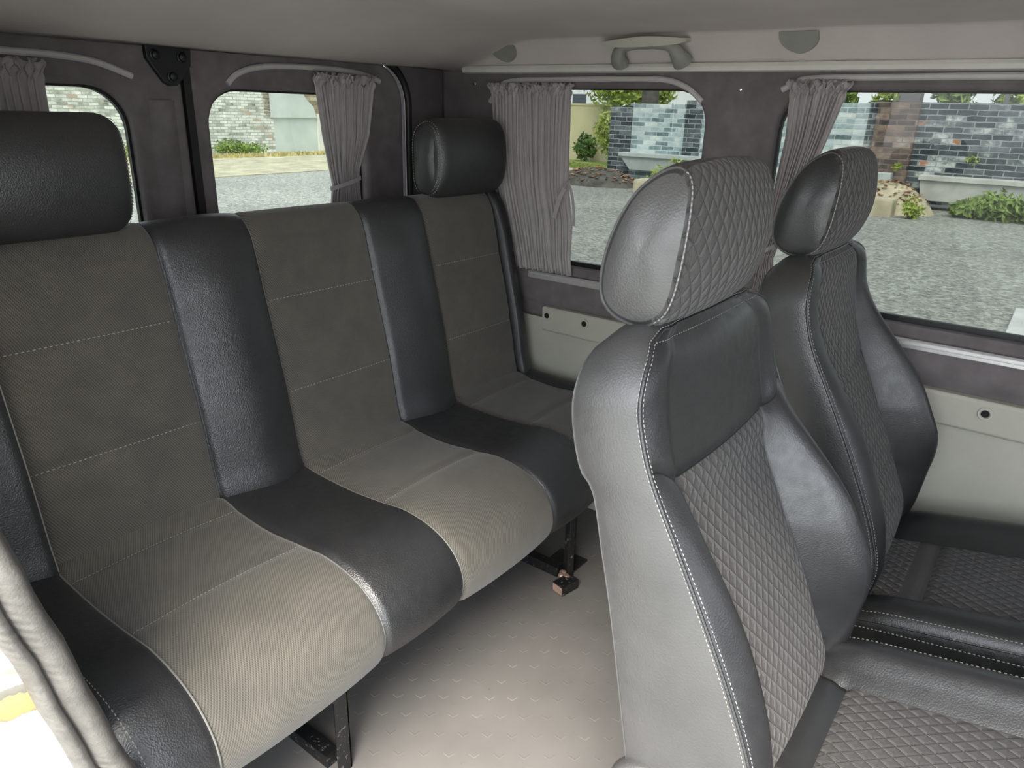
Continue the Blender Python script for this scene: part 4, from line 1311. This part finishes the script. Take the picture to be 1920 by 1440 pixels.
def rubble(name, label, c, rad, h, mat, seed, n=26):
    r = np.random.default_rng(seed)
    gx = np.linspace(-1, 1, n); P = np.zeros((n, n, 3))
    for i, a in enumerate(gx):
        for k, b in enumerate(gx):
            d = max(0, 1-(a*a+b*b)); z = GZ-.02 + h*d**.8 + (r.uniform(-.03, .03) if d > 0 else 0)
            P[i, k] = (c[0]+a*rad[0], c[1]+b*rad[1], z)
    root = thing(name, label, 'heap', (c[0], c[1], GZ))
    grid_mesh('soil', P, mat, root, flip=True)
    m = MB(); 
    for q in range(260):
        a = r.uniform(0, 2*PI); rr = math.sqrt(r.random())*.9
        x = c[0]+rad[0]*rr*math.cos(a); y = c[1]+rad[1]*rr*math.sin(a); z = GZ + h*max(0, 1-rr*rr)**.8 + r.uniform(.0, .03)
        s_ = r.uniform(.03, .07); t = r.uniform(0, 2*PI); u = np.array((math.cos(t), math.sin(t), r.uniform(-.4, .4)))*s_; v_ = np.array((-math.sin(t), math.cos(t), r.uniform(-.4, .4)))*s_*.6
        p = np.array((x, y, z)); m.add([p-u, p+v_, p+u, p-v_, p+np.array((0, 0, .012))], [(0, 1, 4), (1, 2, 4), (2, 3, 4), (3, 0, 4)])
    lv = m.build('dead_leaves', M['dead_leaf'], root, fix=False); lv['kind'] = 'stuff'
rubble('leaf_heap', 'heap of dead brown leaves in front of the brown brick pier', (17.08, 3.12), (.70, .95), .60, M['kerb'], 41)
rubble('leaf_heap', 'dark heap of earth and leaves beside the pale blue beam', (17.0, 10.1), (.85, 1.3), .42, M['bark'], 42)
tag(MB().box(15.9, 2.75, GZ-.05, 16.35, 4.1, -.20).build('kerb_stone', M['kerb'], bevel=.05), 'low yellowish kerb stone in front of the dead leaf heap', 'kerb')
tag(MB().box(15.9, 6.5, GZ-.05, 16.6, 8.45, -.24).build('kerb_stone', M['kerb'], bevel=.07), 'low yellowish stone block on the asphalt before the pale blue beam', 'kerb')
shrub('weed_tuft', 'upright lime weed tuft at the end of the kerb stone', 'weeds', [((16.0, 2.45, -.32), (.16, .16, .22)), ((16.05, 2.38, -.42), (.2, .2, .14))], 260, .05, M['leaf_lime'], 51)
shrub('green_bush', 'low leafy green bush along the foot of the concrete beam', 'bush',
      [((17.2, .55, -.35), (.45, .55, .28)), ((17.15, 1.15, -.30), (.45, .5, .30)), ((17.2, 1.6, -.38), (.4, .35, .22)), ((17.1, .0, -.40), (.45, .5, .24)), ((17.15, -.7, -.35), (.45, .6, .28))], 2600, .075, M['leaf'], 52)
shrub('wall_weed', 'small weed growing from the brown pier base', 'weeds', [((18.0, 3.2, .30), (.10, .12, .10))], 40, .05, M['leaf_lime'], 53, stems=[((18.05, 3.2, .2), (18.0, 3.2, .3), .01, .005)])
shrub('wall_weed', 'small weed growing in the dark brickwork', 'weeds', [((18.22, 1.85, .52), (.08, .14, .10))], 40, .05, M['leaf_lime'], 54, stems=[((18.32, 1.85, .45), (18.2, 1.85, .5), .01, .005)])
shrub('weed_tuft', 'sparse weed in front of the pale blue beam', 'weeds', [((17.6, 8.1, -.1), (.3, .35, .35)), ((17.5, 8.6, -.25), (.3, .3, .25))], 260, .06, M['leaf_lime'], 55)

# things beyond the end of the side wall
tag(MB().box(25.0, 14.75, GZ-.1, 25.6, 26, 1.50).box(24.97, 14.7, 1.46, 25.65, 26, 1.53).build('yellow_wall', M['yellow_wall']), 'pale yellow plaster wall seen through the side window beside the curtain', 'wall')
tufts('lawn', lambda r: (r.uniform(20.5, 22.6), r.uniform(11.7, 22)), 2600, .12, .06, M['grass'], 'strip of lawn in front of the yellow plaster wall', 23)
slab('lawn_soil', [(20.2, 11.0), (24.9, 10.6), (24.9, 25), (20.2, 25)], GZ+.035, M['grass'], 'lawn soil below the grass')
tag(MB().box(19.6, 10.9, GZ-.05, 20.2, 22, GZ+.10).build('kerb_edge', M['concrete'], bevel=.02), 'pale kerb edging the lawn', 'kerb')
shrub('garden_bush', 'bright green garden bush at the end of the yellow wall', 'bush', [((23.6, 13.5, .55), (.6, .65, .85)), ((23.6, 13.0, .05), (.55, .5, .55)), ((23.4, 12.6, -.2), (.5, .5, .4))], 1800, .10, M['leaf_lime'], 61)
shrub('garden_bush', 'dark green bush against the yellow wall end', 'bush', [((24.3, 15.0, .0), (.40, .45, .5))], 600, .10, M['leaf_dark'], 62)
shrub('leafy_tree', 'leafy tree rising above the far end of the brick wall', 'tree', [((24.5, 13.6, 1.95), (.9, 1.4, .85)), ((25, 12.7, 2.0), (.9, .8, .8)), ((25, 14.6, 2.5), (1, 1.2, .9))], 2600, .12, M['leaf_lime'], 63,
      stems=[((25.4, 13.4, GZ), (25.2, 13.5, 2.0), .10, .06)], base=(25.4, 13.4, GZ))
tag(MB().cyl((21.5, 11.05, GZ), (21.5, 11.05, 4.5), .30, 14, .22).build('tree_trunk', M['bark'], smooth=True), 'thick dark tree trunk behind the far end of the brick wall', 'trunk')
hs = thing('white_house', 'white house far behind the side brick wall', 'house', (40, 25, GZ))
MB().box(38, 14, GZ, 46, 40, 7).build('facade', M['white_facade'], hs)
for y in (21.3, 23.6, 26, 28.5):
    MB().box(37.95, y, .7, 38.0, y+.9, 2.2).build('window', M['dark_window'], hs)
# hedge and posts behind the dark wall
r2 = np.random.default_rng(71)
for k, (y, where) in enumerate(((1.55, 'at the right edge of the large window'), (2.75, 'between the thin and the thick post'), (4.0, 'behind the thick post over the brown pier'), (5.25, 'above the blue-grey brickwork by the curtain'))):
    shrub('hedge_shrub', 'green hedge shrub showing over the brick wall ' + where, 'shrub',
          [((20.6, y, 1.7), (.7, .50, .75)), ((20.8, y+.05, 1.3), (.7, .48, .6)), ((20.9, y-.05, 2.4), (.6, .46, .6))], 700, .12, M['leaf'] if k % 2 else M['leaf_lime'], 80+k, 'hedge shrubs behind the brick wall')
for y, w_, lab in ((3.35, .20, 'thick dark post above the brown brick pier'), (1.55, .045, 'thin grey post above the dark brick wall'), (4.75, .05, 'thin grey post above the blue-grey brickwork')):
    tag(MB().box(18.78, y-w_, GZ, 18.78+2*w_, y+w_, 3.2).build('wall_post', M['fence_post']), lab, 'post')
tag(MB().box(6.9, -.55, GZ-.05, 8.6, .19, GZ+.06).build('kerb_slab', M['concrete'], bevel=.01), 'pale concrete slab on the asphalt at the right edge', 'slab')
